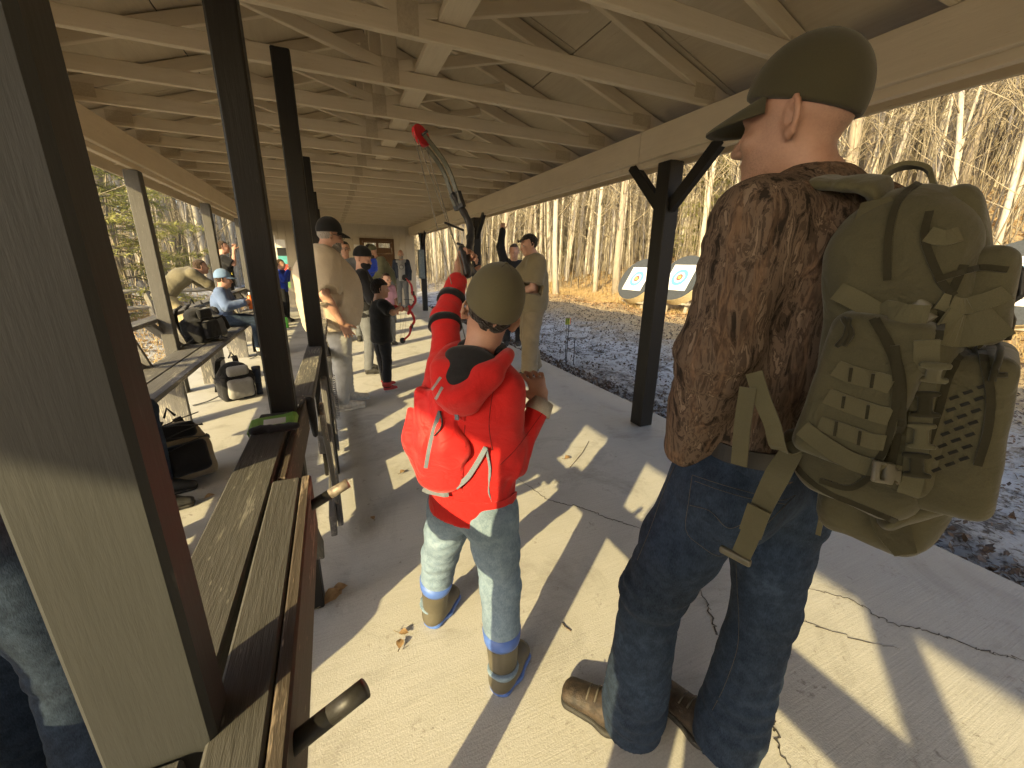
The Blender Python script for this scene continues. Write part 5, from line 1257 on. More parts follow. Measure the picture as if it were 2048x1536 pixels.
for i, (x, y) in enumerate(((1848, 740), (1844, 805), (1838, 868), (1830, 925))):
    p = drape(BA, [(x, y-22), (x, y), (x-2, y+22)], 0.011)
    if len(p) == 3:
        t = unit(p[2]-p[0]); v = unit(CAM_P-p[1]); s = unit(np.cross(v, t)); c = p[1]; S = SDF(c-0.04, c+0.04, 0.0025)
        S.rbox(c, (0.019, 0.008, 0.0045), (t, s, np.cross(t, s)), 0.003, 0.003)
        for q in (-1, 1): S.rbox(c+t*q*0.016, (0.004, 0.0165, 0.0045), (t, s, np.cross(t, s)), 0.003, 0.003)
        S.build('web_clip', 'olive_dark' if i % 2 else 'olive_web', pack)
for i in range(7):      # cut slots of the front panel
    for j in range(3):
        x = 1908-6*i+28*j; y = 795+24*i-11*j; p = drape(BA, [(x-9, y+3), (x+9, y-3)], 0.0012)
        if len(p) == 2 and np.linalg.norm(p[1]-p[0]) < 0.05:
            strap('slot', [p[0], (p[0]+p[1])/2, p[1]], 0.0045, np.cross(p[1]-p[0], unit(CAM_P-p[0])), 'slot', pack, 0.0012)
# carry handle, shoulder strap, side panel, hanging ends
hp = [pk(1762, 388, 0.0), pk(1772, 352, 0.0), pk(1805, 334, 0.01), pk(1850, 338, 0.03), pk(1870, 372, 0.05)]
strap('carry_handle', hp, 0.036, MR, 'olive_web', pack, 0.007, 20)
SS = SDF(*bounds([pk(1745, 390), JM['shL'], JM['neck'], JM['chest']], 0.2), 0.008)
sp_ = smooth_path(np.array([pk(1762, 420, -0.02), pk(1738, 372, -0.07), JM['shL']*0.55+JM['neck']*0.45+np.array([0,0,0.032]), JM['shL']*0.5+JM['neck']*0.5+MF*0.09-np.array([0,0,0.005]), JM['shL']*0.6+JM['neck']*0.4+MF*0.135-np.array([0,0,0.12])]), 14)
for a, b in zip(sp_[:-1], sp_[1:]): SS.econe(a, b, 0.034, 0.034, 0.011, 0.011, MR+np.array([0,0,0.25]), 0.01)
SS.build('shoulder_strap', 'olive', pack)
strap('strap_panel', [pk(1752, 400, -0.10), pk(1748, 500, -0.12), pk(1756, 600, -0.12), pk(1772, 690, -0.11)], [0.035, 0.075, 0.08, 0.03], pk_o, 'olive', pack, 0.004, 12)
strap('hip_strap', [pk(1508, 745, -0.16), pk(1525, 800, -0.17), pk(1545, 850, -0.17), pk(1560, 900, -0.15), pk(1600, 890, -0.12)], 0.028, pk_o, 'olive_web', pack, 0.003, 20)
strap('hip_strap', [pk(1496, 775, -0.17), pk(1485, 850, -0.18), pk(1478, 930, -0.18)], 0.028, pk_o, 'olive_web', pack, 0.003, 10)
strap('hip_strap', [pk(1585, 900, -0.13), pk(1555, 950, -0.16), pk(1525, 1010, -0.17), pk(1500, 1070, -0.17), pk(1482, 1110, -0.17)], [0.034, 0.04, 0.036, 0.034, 0.034], pk_o, 'olive_web', pack, 0.003, 20)
strap('strap_keeper', [pk(1518, 1016, -0.185), pk(1500, 1068, -0.185)], 0.039, pk_o, 'olive_web', pack, 0.003)
c = pk(1470, 1112, -0.17); S = SDF(c-0.05, c+0.05, 0.003); S.rbox(c, (0.03, 0.006, 0.008), (pk_o, MR, pk_u), 0.003); S.build('strap_end_buckle', 'buckle', pack)
strap('loose_strap', [pk(1770, 1010, -0.06), pk(1785, 1060, -0.08), pk(1812, 1110, -0.10)], [0.05, 0.05, 0.03], pk_o, 'olive', pack, 0.003, 8)
strap('loose_strap', [pk(1645, 1005, 0.0), pk(1642, 1040, 0.0), pk(1636, 1070, 0.0)], 0.009, pk_o, 'olive_web', pack, 0.003)
strap('loose_strap', [pk(1895, 970, 0.0), pk(1910, 1000, 0.0)], 0.02, pk_o, 'olive_dark', pack, 0.003)
for ln in ([(1960, 700), (1985, 690), (1998, 710), (1990, 745), (2010, 748)], [(1990, 742), (1985, 760)], [(1690, 640), (1705, 665), (1690, 690)], [(1700, 640), (1694, 670), (1676, 692)]):
    q = drape(BA, smooth_path(np.array(ln, float), 14), 0.008)
    if len(q) > 3: tube('pull_cord', q, 0.004, 'olive_dark', pack, 6)
tube('hydration_tube', [pk(2018, 520, 0.1), pk(2045, 545, 0.1), pk(2042, 590, 0.1), pk(2010, 610, 0.1)], 0.006, 'black', pack, 8)
tube('pull_cord', [pk(2005, 600, 0.06), pk(2022, 640, 0.05), pk(2012, 680, 0.05)], 0.006, 'olive_dark', pack, 6)

# ---------------------------------------------------------------- boy in the red jacket
MATS['redseam'] = fabric('dark red seam', (0.2, 0.008, 0.01), fb=0.1)
KX, KY = 0.35, 1.10
az = math.radians(48); KF = np.array([math.sin(az), math.cos(az), 0]); KR = np.array([math.cos(az), -math.sin(az), 0])
JK = from_px(dict(head=(982, 622, 0.0), neck=(962, 705, -0.005), chest=(938, 800, 0.0), waist=(940, 905, 0.0), pel=(945, 985, 0.0), shL=(893, 742, .07), elL=(890, 640, .20), wrL=(918, 552, .34),
    shR=(1008, 778, -.06), elR=(1022, 925, -.05), wrR=(1082, 808, .03), hipL=(908, 1005, .04), knL=(880, 1108, .13), anL=(868, 1200, .18), hipR=(984, 1018, -.045), knR=(1000, 1165, -.08), anR=(1006, 1322, -.11)), KX, KY,
    dict(f=KF, r=KR, k=0.77, hk=0.865, hf=unit((0.25, 0.93, 0.12)), hu=unit((0.25, -0.12, 1)), footL=unit((0.72, 0.69, 0)), footR=unit((0.78, 0.62, 0))))
kid = thing('person', 'boy in red jacket, olive cap and light jeans raising a bow in the middle', 'person', (KX, KY, 0))
gripd = unit(JK['wrL']-JK['elL']+np.array([0, 0, 0.05]))
bow_up = unit(np.array(on_plane(878, 300, KX, KY, 0.50))-np.array(on_plane(930, 508, KX, KY, 0.40)))
hd = {'L': dict(d=gripd, n=KR*1.0-KF*0.1, thumb=np.cross(gripd, KR)*1.0+bow_up*0.4, curl=(1.0, 1.2, 0.8), spread=0.0, hs=1.12),
      'R': dict(d=unit(np.array([0.0, 0.15, 1.0])+KF*0.12-KR*0.25), n=unit(-KR*0.6+KF*0.5), thumb=unit(KF*0.2-KR*1.0+np.array([0,0,0.1])), curl=(0.55, 0.75, 0.6), spread=0.12, hs=1.05)}
body(JK, kid, 'skin', 0.007, hd, 0.0042)
jk_ = top(JK, kid, 'red', 0.0075, 1.0, bulk=0.016, hem=0.065, fold=0.0048, seed=2.0, collar=0.004, name='jacket', flare=0.022, send=0.86, sleeve_r=-0.009)
BJ = bvh_of(jk_)
for ln, w in (([(862, 972), (890, 998), (930, 1010), (970, 1012), (1005, 1006), (1030, 990)], 0.022),):
    p = drape(BJ, smooth_path(np.array(ln, float), 30), 0.003)
    if len(p) > 5: strap('waistband', p, w, (0, 0, 1), 'red', kid, 0.005)
for ln in ([(1000, 745), (985, 790), (978, 850), (985, 900)], [(1000, 930), (1030, 900), (1060, 860), (1085, 825)], [(930, 850), (925, 920), (925, 985)]):
    p = drape(BJ, smooth_path(np.array(ln, float), 20), 0.0004)
    if len(p) > 5: tube('jacket_seam', p, 0.0014, 'redseam', kid, 4)
trousers(JK, kid, 'denim_light', 0.0075, bulk=0.008, fold=0.0055, seed=6.0, ankle=0.066, knee=0.075, top_up=0.12, drop=-0.135)
hair(JK, kid, 'hair_dark', 0.006, low=-0.045, puff=0.004, front=0.04)
cap(JK, kid, 'cap_kid', 0.0055, big=1.03, tilt=0.10)
r_, f_, u_ = frame(JK['hf'], JK['hu'])
strap('cap_trim', [JK['head']+u_*0.055*0.865+(r_*math.sin(a)*0.09+f_*math.cos(a)*0.113)*0.865 for a in np.linspace(0.2, 1.25, 12)], 0.012, u_, 'red', kid, 0.003)
for s in (-1, 1):
    c = JK['head']-f_*0.0104+u_*0.026+ (r_*s*math.sin(0.9)*0.0755-f_*math.cos(0.9)*0.095)*0.72+u_*0.064; v = unit(c-JK['head']-u_*0.02)
    tube('eyelet', [c+v*0.006+(r_*math.cos(a)+u_*math.sin(a))*0.004 for a in np.linspace(0, 6.28, 10)], 0.0011, 'olive_dark', kid, 4)
# hood lying down the back, black inside
S = SDF(JK['neck']-0.24, JK['neck']+0.2, 0.006); up = np.array([0, 0, 1.0])
hb = JK['neck']-KF*0.05
rim = [JK['neck']+KF*0.055-KR*0.05+up*0.0, JK['neck']-KR*0.088+up*0.005, JK['neck']-KF*0.075-KR*0.085-up*0.02, JK['neck']-KF*0.155-KR*0.03-up*0.085, JK['neck']-KF*0.15+KR*0.03-up*0.08, JK['neck']-KF*0.07+KR*0.08-up*0.02, JK['neck']+KR*0.085+up*0.0, JK['neck']+KF*0.055+KR*0.05-up*0.01]
rp = smooth_path(np.array(rim), 26)
for a, b in zip(rp[:-1], rp[1:]): S.cone(a, b, 0.02, 0.02, 0.008)
S.econe(JK['neck']-KF*0.085-up*0.045, JK['neck']-KF*0.125-up*0.12, 0.095, 0.06, 0.045, 0.035, KR, 0.04)
S.disp(lambda P: 0.004*wob(P, 30.0, 1.0)); hood = S.build('hood', 'red', kid)
S = SDF(JK['neck']-0.24, JK['neck']+0.2, 0.006)
S.econe(JK['neck']-KF*0.062-up*0.002, JK['neck']-KF*0.112-up*0.06, 0.084, 0.07, 0.034, 0.04, KR, 0.02); S.cone(JK['neck']-KR*0.06+up*0.01, JK['neck']+KF*0.03-KR*0.05+up*0.015, 0.02, 0.02, 0.02); S.cone(JK['neck']+KR*0.06+up*0.005, JK['neck']+KF*0.03+KR*0.05+up*0.01, 0.02, 0.02, 0.02)
S.disp(lambda P: 0.003*wob(P, 40.0, 3.0)); S.build('hood_lining', 'blackknit', kid)
BH = bvh_of(hood)
for ln in ([(822, 790), (850, 770), (868, 735)], [(826, 805), (858, 788), (882, 755)], [(842, 820), (870, 800), (885, 775)]):
    p = drape(BH, smooth_path(np.array(ln, float), 12), 0.0015)
    if len(p) > 3: strap('hood_stripe', p, 0.008, np.cross(np.gradient(p, axis=0), unit(CAM_P-p[0])), 'greystripe', kid, 0.0015)
# black bands on the raised sleeve, grey cuff
ax = unit(JK['wrL']-JK['elL'])
def band(a, b, r0, r1, nm, mt, par=kid): tube(nm, [a, a*0.5+b*0.5, b], [r0, (r0+r1)/2, r1], mt, par, 24)
a_, e_, w_ = JK['shL'], JK['elL'], JK['wrL']
band(e_+(a_-e_)*0.02, e_+(a_-e_)*0.15, 0.0535, 0.056, 'sleeve_band', 'blackknit'); band(e_+(w_-e_)*0.38, e_+(w_-e_)*0.52, 0.049, 0.046, 'sleeve_band', 'blackknit')
d = unit(JK['wrR']-JK['elR']); band(JK['wrR']-d*0.03, JK['wrR']+d*0.012, 0.044, 0.038, 'cuff', 'greycuff')
# rubber boots with blue rims
for s in 'LR':
    d = JK['foot'+s]; a = JK['an'+s]; sd = np.cross(d, (0,0,1)); z = np.array([0,0,1.0]); heel = np.array([a[0], a[1], 0])-d*0.04; toe = heel+d*0.168
    lo, hi = bounds([heel, toe, a+z*0.12], 0.09); S = SDF(lo, hi, 0.006)
    S.econe(heel+d*0.025+z*0.04, heel+d*0.09+z*0.042, 0.037, 0.042, 0.04, 0.04, sd, 0.02); S.econe(heel+d*0.09+z*0.04, toe+z*0.034, 0.044, 0.042, 0.038, 0.032, sd, 0.02)
    la = unit(JK['kn'+s]-a); S.cone(heel+d*0.042+z*0.06, a+la*0.085, 0.046, 0.055, 0.03); S.plane((0,0,0.016), (0,0,-1)); S.plane(a+la*0.095, la)
    bt = S.build('boot', 'bootkid', kid)
    tube('boot_rim', [a+la*0.084, a+la*0.095, a+la*0.135], [0.0575, 0.0615, 0.0655], 'bootblue', bt, 26)
    S = SDF(lo, hi, 0.005); S.econe(heel+d*0.025+z*0.014, heel+d*0.09+z*0.014, 0.042, 0.046, 0.03, 0.03, sd, 0.02); S.econe(heel+d*0.09+z*0.014, toe+z*0.014, 0.049, 0.047, 0.03, 0.03, sd, 0.02); S.plane((0,0,0.022), (0,0,1)); S.plane((0,0,0.001), (0,0,-1)); S.build('sole', 'bootblue', bt)

# ---------------------------------------------------------------- red drawstring bag on his back
bag = thing('drawstring_bag', 'bright red nylon drawstring bag on the back of the boy in red', 'bag', tuple(JK['chest']-KF*0.15))
def kb(x, y, off=0.0): return on_plane(x, y, KX, KY, off)
S = SDF(*bounds([kb(830, 800, -.1), kb(960, 1000, -.1), JK['chest']], 0.16), 0.0065)
A0 = JK['chest']-KF*0.135
S.econe(kb(875, 800, -.07), kb(868, 880, -.075), 0.075, 0.10, 0.03, 0.055, KR, 0.03); S.econe(kb(868, 880, -.075), kb(880, 950, -.07), 0.10, 0.085, 0.055, 0.05, KR, 0.03)
def crease(P):
    q = P-A0; a = q @ KR; h = q[..., 2]; return 0.006*np.sin(a*95+3*np.sin(h*14))*np.exp(-((h-0.02)/0.14)**2)+0.0035*wob(P, 34.0, 2.0)
S.disp(crease); bg_ = S.build('bag_body', 'redbag', bag); BB = bvh_of(bg_)
p = drape(BB, smooth_path(np.array([(880, 822), (868, 860), (858, 900), (852, 935)], float), 14), 0.002)
if len(p) > 3: strap('zip', p, 0.011, np.cross(np.gradient(p, axis=0), unit(CAM_P-p[0])), 'cordgrey', bag, 0.002)
p = drape(BB, smooth_path(np.array([(880, 822), (884, 850), (872, 872)], float), 8), 0.006)
if len(p) > 3: tube('zip_pull', p, 0.0025, 'black', bag, 5)
p = drape(BB, smooth_path(np.array([(810, 930), (835, 965), (870, 985), (905, 985)], float), 14), 0.001)
if len(p) > 3: strap('bag_bottom', p, 0.022, np.cross(np.gradient(p, axis=0), unit(CAM_P-p[0])), 'cordgrey', bag, 0.002)
strap('shoulder_cord', [JK['shR']*0.7+JK['neck']*0.3+up*0.062+KF*0.02, JK['shR']*0.7+JK['neck']*0.3-KF*0.085-up*0.01, kb(915, 800, -.13), kb(914, 840, -.135)], 0.012, KR, 'cordgrey', bag, 0.003, 16)
strap('side_cord', [kb(972, 895, -.125), kb(955, 925, -.125), kb(935, 955, -.125), kb(912, 975, -.12)], 0.015, KR, 'cordgrey', bag, 0.003, 12)
strap('side_cord', [kb(972, 895, -.125), kb(980, 940, -.12), kb(976, 980, -.12), kb(988, 1020, -.115), kb(1000, 1050, -.11)], 0.008, KR, 'cordgrey', bag, 0.003, 14)

# ---------------------------------------------------------------- compound bow builder
MATS['bowred'] = plain('red anodised bow', (0.5, 0.02, 0.03), 0.35, 0.3, bmp=0); MATS['bowlimb'] = plain('dark limb laminate', (0.035, 0.035, 0.04), 0.35, bmp=0); MATS['string'] = plain('bow string', (0.2, 0.19, 0.16), 0.7, bmp=0); MATS['bowcamo'] = plain('grey green limb', (0.1, 0.1, 0.075), 0.45, bmp=0)
def compound_bow(grip, upv, fwd, L, label, riser, limb, tip, group=None):
    """grip centre, limb direction, direction of flight; L half length axle to axle"""
    u = unit(upv); f = unit(np.asarray(fwd)-(np.asarray(fwd) @ u)*u); s = np.cross(f, u); g = np.asarray(grip, float)
    o = thing('compound_bow', label, 'bow', tuple(g), group)
    S = SDF(g-L, g+L, 0.0055 if L > 0.4 else 0.006); rp = [g-u*0.58*L+f*0.02, g-u*0.36*L+f*0.075, g-u*0.14*L+f*0.045, g+f*0.0, g+u*0.12*L+f*0.04, g+u*0.34*L+f*0.08, g+u*0.58*L+f*0.025]
    rp = smooth_path(np.array(rp), 22)
    for a, b in zip(rp[:-1], rp[1:]): S.econe(a, b, 0.011, 0.011, 0.016, 0.016, s, 0.006)
    S.cone(g-u*0.045-f*0.01, g+u*0.045-f*0.004, 0.017, 0.015, 0.01); S.build('riser', riser, o)
    ax = []
    for q in (-1, 1):
        a = g+u*q*0.5*L+f*0.035; b = g+u*q*0.8*L+f*0.012; c = g+u*q*L-f*0.075
        for w in (-0.012, 0.012): strap('limb', [a+s*w, b+s*w, c+s*w], 0.014, s, limb, o, 0.007, 12)
        strap('limb_pocket', [g+u*q*0.47*L+f*0.045, g+u*q*0.6*L+f*0.036], 0.042, s, 'black', o, 0.02)
        cm = new_obj('cam', disc_prism(0.036, -0.006, 0.006, 28), tip, o); cm.location = Vector(c-g); cm.rotation_euler = Vector(s).to_track_quat('Z', 'Y').to_euler()
        tube('axle', [c-s*0.03, c+s*0.03], 0.005, 'black', o, 8); ax.append(c)
    tube('string', [ax[0]-f*0.036, ax[1]-f*0.036], 0.0016, 'string', o, 5); tube('cable', [ax[0]+f*0.02+s*0.008, g-f*0.045+s*0.012, ax[1]-f*0.03+s*0.004], 0.0016, 'string', o, 5); tube('cable', [ax[0]-f*0.03-s*0.006, g-f*0.05+s*0.014, ax[1]+f*0.02-s*0.008], 0.0016, 'string', o, 5)
    tube('cable_guard', [g+u*0.12+f*0.03, g+u*0.12-f*0.09+s*0.02], 0.004, 'black', o, 6); tube('sight', [g+u*0.1+f*0.05, g+u*0.1+f*0.09-s*0.03], 0.008, 'black', o, 8); tube('arrow_rest', [g+u*0.06+f*0.01, g+u*0.075+f*0.0-s*0.02], 0.005, 'black', o, 6)
    return o
G = JK['wrL']+gripd*0.062+KR*0.016
compound_bow(G, bow_up, np.array([0.72, 0.62, 0.25]), 0.43, 'dark compound bow with red tip raised by the boy in red', 'bowlimb', 'bowcamo', 'bowred')

# ---------------------------------------------------------------- the other people
MATS['tantee'] = fabric('tan cotton tee', (0.5, 0.42, 0.31), (0.42, 0.35, 0.26), fb=0.3); MATS['sweat'] = fabric('grey sweatpants', (0.4, 0.395, 0.36), (0.31, 0.305, 0.28), fb=0.4); MATS['capblack'] = fabric('black cap cloth', (0.012, 0.012, 0.013), fb=0.08)
MATS['sneaker'] = plain('white worn sneaker', (0.6, 0.56, 0.48), 0.7, c2=(0.36, 0.33, 0.28), scale=22); MATS['solewhite'] = plain('off white sole', (0.55, 0.53, 0.48), 0.7)
MATS['oliv_tee'] = fabric('khaki olive tee', (0.2, 0.165, 0.1), (0.165, 0.135, 0.08), fb=0.3); MATS['khaki'] = fabric('khaki trousers', (0.24, 0.19, 0.12), (0.17, 0.135, 0.085), fb=0.45); MATS['shoedark'] = plain('dark shoe', (0.035, 0.033, 0.03), 0.6)
MATS['blacktee'] = fabric('black tee', (0.015, 0.014, 0.014), fb=0.3); MATS['print'] = plain('faded shirt print', (0.2, 0.12, 0.06), 0.8); MATS['redshoe'] = plain('red canvas', (0.4, 0.03, 0.03), 0.7)
MATS['navy'] = fabric('navy jacket', (0.025, 0.033, 0.055), fb=0.3); MATS['royal'] = fabric('royal blue jacket', (0.015, 0.04, 0.3), (0.012, 0.03, 0.22), fb=0.35); MATS['olivejkt'] = fabric('olive jacket', (0.11, 0.11, 0.065), fb=0.4); MATS['greytee'] = fabric('heather grey tee', (0.28, 0.28, 0.29), fb=0.3); MATS['greypant'] = fabric('grey trousers', (0.13, 0.135, 0.145), fb=0.3)
MATS['pink'] = fabric('pink shirt', (0.55, 0.3, 0.4), fb=0.3); MATS['khakijkt'] = fabric('sunlit khaki jacket', (0.14, 0.122, 0.075), (0.11, 0.096, 0.06), fb=0.35); MATS['palepant'] = fabric('pale yellow trousers', (0.36, 0.3, 0.17), fb=0.3); MATS['bluehood'] = fabric('faded blue hoodie', (0.12, 0.17, 0.3), (0.08, 0.115, 0.21), fb=0.4); MATS['bluecap'] = fabric('pale blue cap', (0.16, 0.25, 0.4), fb=0.1); MATS['orange'] = fabric('orange red shirt', (0.5, 0.1, 0.03), fb=0.3); MATS['yellow'] = plain('yellow patch', (0.7, 0.6, 0.08), 0.6)
MATS['lens'] = plain('dark lens', (0.01, 0.01, 0.015), 0.1, bmp=0)
def glasses(J, root, up=0.0, mat='black', wrap=False):
    c = J['head']; h = J['hk']; r, f, u = frame(J['hf'], J['hu'])
    for s in (-1, 1):
        e = c+f*0.105*h+u*(0.002+up)*h+r*s*0.034*h
        if wrap: S = SDF(e-0.04*h, e+0.04*h, 0.005*h); S.ell(e, np.array([0.03, 0.008, 0.019])*h, (r, f, u)); S.build('lens', 'lens', root)
        else: tube('lens_rim', [e+(r*math.cos(a)*0.026+u*math.sin(a)*0.019)*h for a in np.linspace(0, 6.28, 16)], 0.003*h, mat, root, 5)
        tube('temple', [e+r*s*0.026*h, c+r*s*0.083*h+f*0.07*h+u*(0.006+up)*h, c+r*s*0.085*h-f*0.01*h+u*(0.008+up)*h], 0.003*h, mat, root, 5)

# big man in the tan shirt
J = pose(0.0, 4.2, 1.77, 78, hf_az=72, hf_up=-0.22, head=(0, .03, 1.615), neck=(0, -0.055, 1.47), chest=(0, -0.1, 1.28), waist=(0, -0.08, 1.1), pel=(0, -0.06, .95), shL=(-.21, -.09, 1.4), shR=(.21, -.09, 1.4), elR=(.3, -.13, 1.12), wrR=(.29, -.01, .87), anL=(-.12, 0.06, .09), anR=(.11, -.05, .09), knL=(-.11, 0.05, .5), knR=(.1, .0, .5))
o = thing('person', 'heavy man in tan shirt, black cap and grey sweatpants by the half gate', 'person', (0.06, 4.2, 0))
body(J, o, 'skin', 0.012, None, 0.0075); top(J, o, 'tantee', 0.013, 0.42, bulk=0.07, belly=0.17, hem=0.16, fold=0.007, flare=0.03, sleeve_r=0.014); trousers(J, o, 'sweat', 0.013, 0.016, 0.008, belly=0.04, ankle=0.056); shoes(J, o, 'sneaker', 'solewhite', 0.011, 0.31)
cap(J, o, 'capblack', 0.008, seams=False); beard(J, o, 'hair_grey', 1.0); hair(J, o, 'hair_grey', 0.008, low=-0.04, puff=0.005); glasses(J, o)

# boy drawing the red bow
J = pose(0.45, 4.66, 1.2, 70, hf_az=85, hk=0.83, elL=(-.28, .12, 1.36), wrL=(-.26, .60, 1.27), shL=(-.16, .04, 1.4), elR=(.33, .06, 1.3), wrR=(.10, .27, 1.33), anL=(-.14, .08, .09), anR=(.13, -.03, .09), head=(0, .04, 1.65))
o = thing('person', 'small boy in black shirt and trousers drawing a red bow', 'person', (0.45, 4.66, 0))
body(J, o, 'skin_tan', 0.011, {'L': dict(d=unit(J['wrL']-J['elL']), n=-J['r'], thumb=(0,0,1), curl=(1.1, 1.2, 0.8)), 'R': dict(d=J['f']+J['r']*-0.3, n=-J['r'], thumb=(0,0,1), curl=(1.0, 1.2, 0.6))}, 0.0065)
top(J, o, 'blacktee', 0.012, 0.4, bulk=0.02, hem=0.16, fold=0.005, flare=0.015); trousers(J, o, 'blackknit', 0.012, 0.004, 0.006); shoes(J, o, 'redshoe', 'solewhite', 0.009, 0.27); hair(J, o, 'hair_dark', 0.008, low=-0.05, puff=0.016, front=0.03); eyes(J, o)
for s in 'LR': tube('sock', [J['an'+s]+[0,0,0.0], J['an'+s]+[0,0,0.05]], 0.052, 'redshoe', o, 14)
S = SDF(J['chest']-0.25, J['chest']+0.25, 0.012); S.econe(J['waist']+J['f']*0.055, J['chest']+J['f']*0.055-[0,0,0.06], 0.05, 0.06, 0.045, 0.05, J['r']); S.disp(lambda P: 0.006*wob(P, 70.0)); S.build('shirt_print', 'print', o)
tube('wrist_guard', [J['wrL']*0.45+J['elL']*0.55, J['wrL']*0.9+J['elL']*0.1], [0.036, 0.032], 'redshoe', o, 14)
compound_bow(J['wrL']+unit(J['wrL']-J['elL'])*0.055, (0.1, 0.05, 1), J['f'], 0.37, 'red compound bow held by the small boy in black', 'bowred', 'bowred', 'black')

# masked youth behind the boy
J = pose(0.36, 5.5, 1.54, 95, hf_az=110, hf_up=-0.25, hk=0.95, elR=(.24, .1, 1.1), wrR=(.1, .25, 1.0))
o = thing('person', 'youth in black beanie and face mask between the heavy man and the small boy', 'person', (0.36, 5.5, 0))
body(J, o, 'skin', 0.014, None, 0.009); top(J, o, 'blackknit', 0.015, 1.0, bulk=0.025, hem=0.12); trousers(J, o, 'greypant', 0.015, 0.0); shoes(J, o, 'shoedark', 'rubber', 0.013); cap(J, o, 'capblack', 0.009, brim=False, seams=False, name='beanie', big=1.06)
S = SDF(J['head']-0.2, J['head']+0.2, 0.008); r, f, u = frame(J['hf']); S.ell(J['head']+f*0.036-u*0.07, np.array([0.068, 0.075, 0.062]), (r, f, u)); S.plane(J['head']-u*0.03, u); S.build('face_mask', 'blackknit', o)

# man in khaki olive shirt, sunglasses on his head
J = pose(2.29, 4.62, 1.76, -74, hf_az=-85, hf_up=-0.28, head=(0, .06, 1.63), elL=(-.22, .04, 1.14), wrL=(-.12, .24, 1.04), elR=(.2, .06, 1.14), wrR=(.1, .26, 1.06), pel=(0, -.01, .95), anL=(-.12, .03, .09), anR=(.12, -.08, .09))
o = thing('person', 'man in khaki olive shirt and khaki trousers with sunglasses pushed up, head bowed', 'person', (2.29, 4.62, 0))
body(J, o, 'skin', 0.012, None, 0.008); top(J, o, 'oliv_tee', 0.013, 0.42, bulk=0.05, belly=0.10, hem=0.10, fold=0.007, sleeve_r=0.012); trousers(J, o, 'khaki', 0.013, 0.034, 0.009, ankle=0.072); shoes(J, o, 'shoedark', 'solewhite', 0.011); hair(J, o, 'hair_dark', 0.008, low=-0.045, puff=0.008); glasses(J, o, 0.06, wrap=True); eyes(J, o)
p = J['chest']-J['f']*0.155+np.array([0, 0, 0.05]); strap('shirt_print', [p-J['r']*0.05, p+J['r']*0.05], 0.05, (0,0,1), 'greystripe', o, 0.002)

# person in black with an arm up
J = pose(2.86, 6.5, 1.72, 205, elR=(.23, .03, 1.70), wrR=(.20, .03, 1.96), shR=(.17, -.01, 1.46))
o = thing('person', 'person in black with one arm raised behind the khaki shirted man', 'person', (2.86, 6.5, 0))
body(J, o, 'skin', 0.014, {'R': dict(d=(0.05, 0, 1), n=J['f'], thumb=-J['r'], curl=(0.9, 1.0, 0.6))}, 0.009); top(J, o, 'blackknit', 0.015, 1.0, bulk=0.02, hem=0.1); trousers(J, o, 'blackknit', 0.015); shoes(J, o, 'shoedark', 'solewhite', 0.013); hair(J, o, 'hair_brown', 0.009)
p = J['chest']+J['f']*0.16+J['r']*0.07+np.array([0, 0, 0.06]); strap('name_badge', [p-J['r']*0.035, p+J['r']*0.035], 0.05, (0,0,1), 'paper', o, 0.003)

def simple(x, y, H, az, label, top_m, pant_m, vox=0.02, skin='skin', hat=None, hairm=None, sleeve=1.0, bulk=0.015, belly=0.0, shoe='shoedark', **kw):
    J = pose(x, y, H, az, **kw); o = thing('person', label, 'person', (x, y, 0)); body(J, o, skin, vox, kw.get('hands'), max(0.009, vox*0.55)); top(J, o, top_m, vox, sleeve, bulk=bulk, hem=0.09, belly=belly); trousers(J, o, pant_m, vox)
    shoes(J, o, shoe, 'rubber', vox*0.8)
    if hat: cap(J, o, hat, 0.011, seams=False)
    if y > 5: eyes(J, o)
    if hairm: hair(J, o, hairm, 0.011)
    return o, J
o, J = simple(1.98, 12.9, 1.73, 190, 'bald bearded man in grey shirt and open navy jacket at the far wall', 'greytee', 'greypant', 0.019, bulk=0.008); beard(J, o, 'hair_grey', 1.0, 0.01)
S = SDF(J['chest']-0.55, J['chest']+0.5, 0.018)
for s in 'LR': S.chain([J['sh'+s], J['el'+s], J['wr'+s]], [0.078, 0.066, 0.05], 0.03)
S.econe(J['pel'], J['chest'], 0.175, 0.185, 0.13, 0.135, J['r'], 0.04); S.econe(J['chest'], J['neck']-[0,0,0.05], 0.18, 0.1, 0.13, 0.08, J['r'], 0.04); S.rbox(J['chest']*0.6+J['pel']*0.4+J['f']*0.2, (0.09, 0.2, 0.5), (J['r'], J['f'], np.array([0,0,1.0])), 0.02, 0.01, 's'); S.build('jacket', 'navy', o)
tube('shirt_emblem', [J['chest']+J['f']*0.136+J['r']*0.06*math.cos(a)+np.array([0,0,0.06*math.sin(a)-0.02]) for a in np.linspace(0, 6.28, 18)], 0.008, 'black', o, 5)
o, J = simple(0.88, 10.0, 1.74, 215, 'person in royal blue jacket looking down in the far group', 'royal', 'greypant', hat='capblack', hf_az=235, hf_up=-0.4, elL=(-.22, .08, 1.15), wrL=(-.1, .26, 1.12), elR=(.22, .08, 1.15), wrR=(.1, .26, 1.12)); beard(J, o, 'hair_brown', 0.4, 0.01)
p = J['chest']+J['f']*0.15+J['r']*0.06+np.array([0,0,0.05]); strap('jacket_logo', [p-J['r']*0.04, p+J['r']*0.04-[0,0,0.03]], 0.03, (0,0,1), 'paper', o, 0.003)
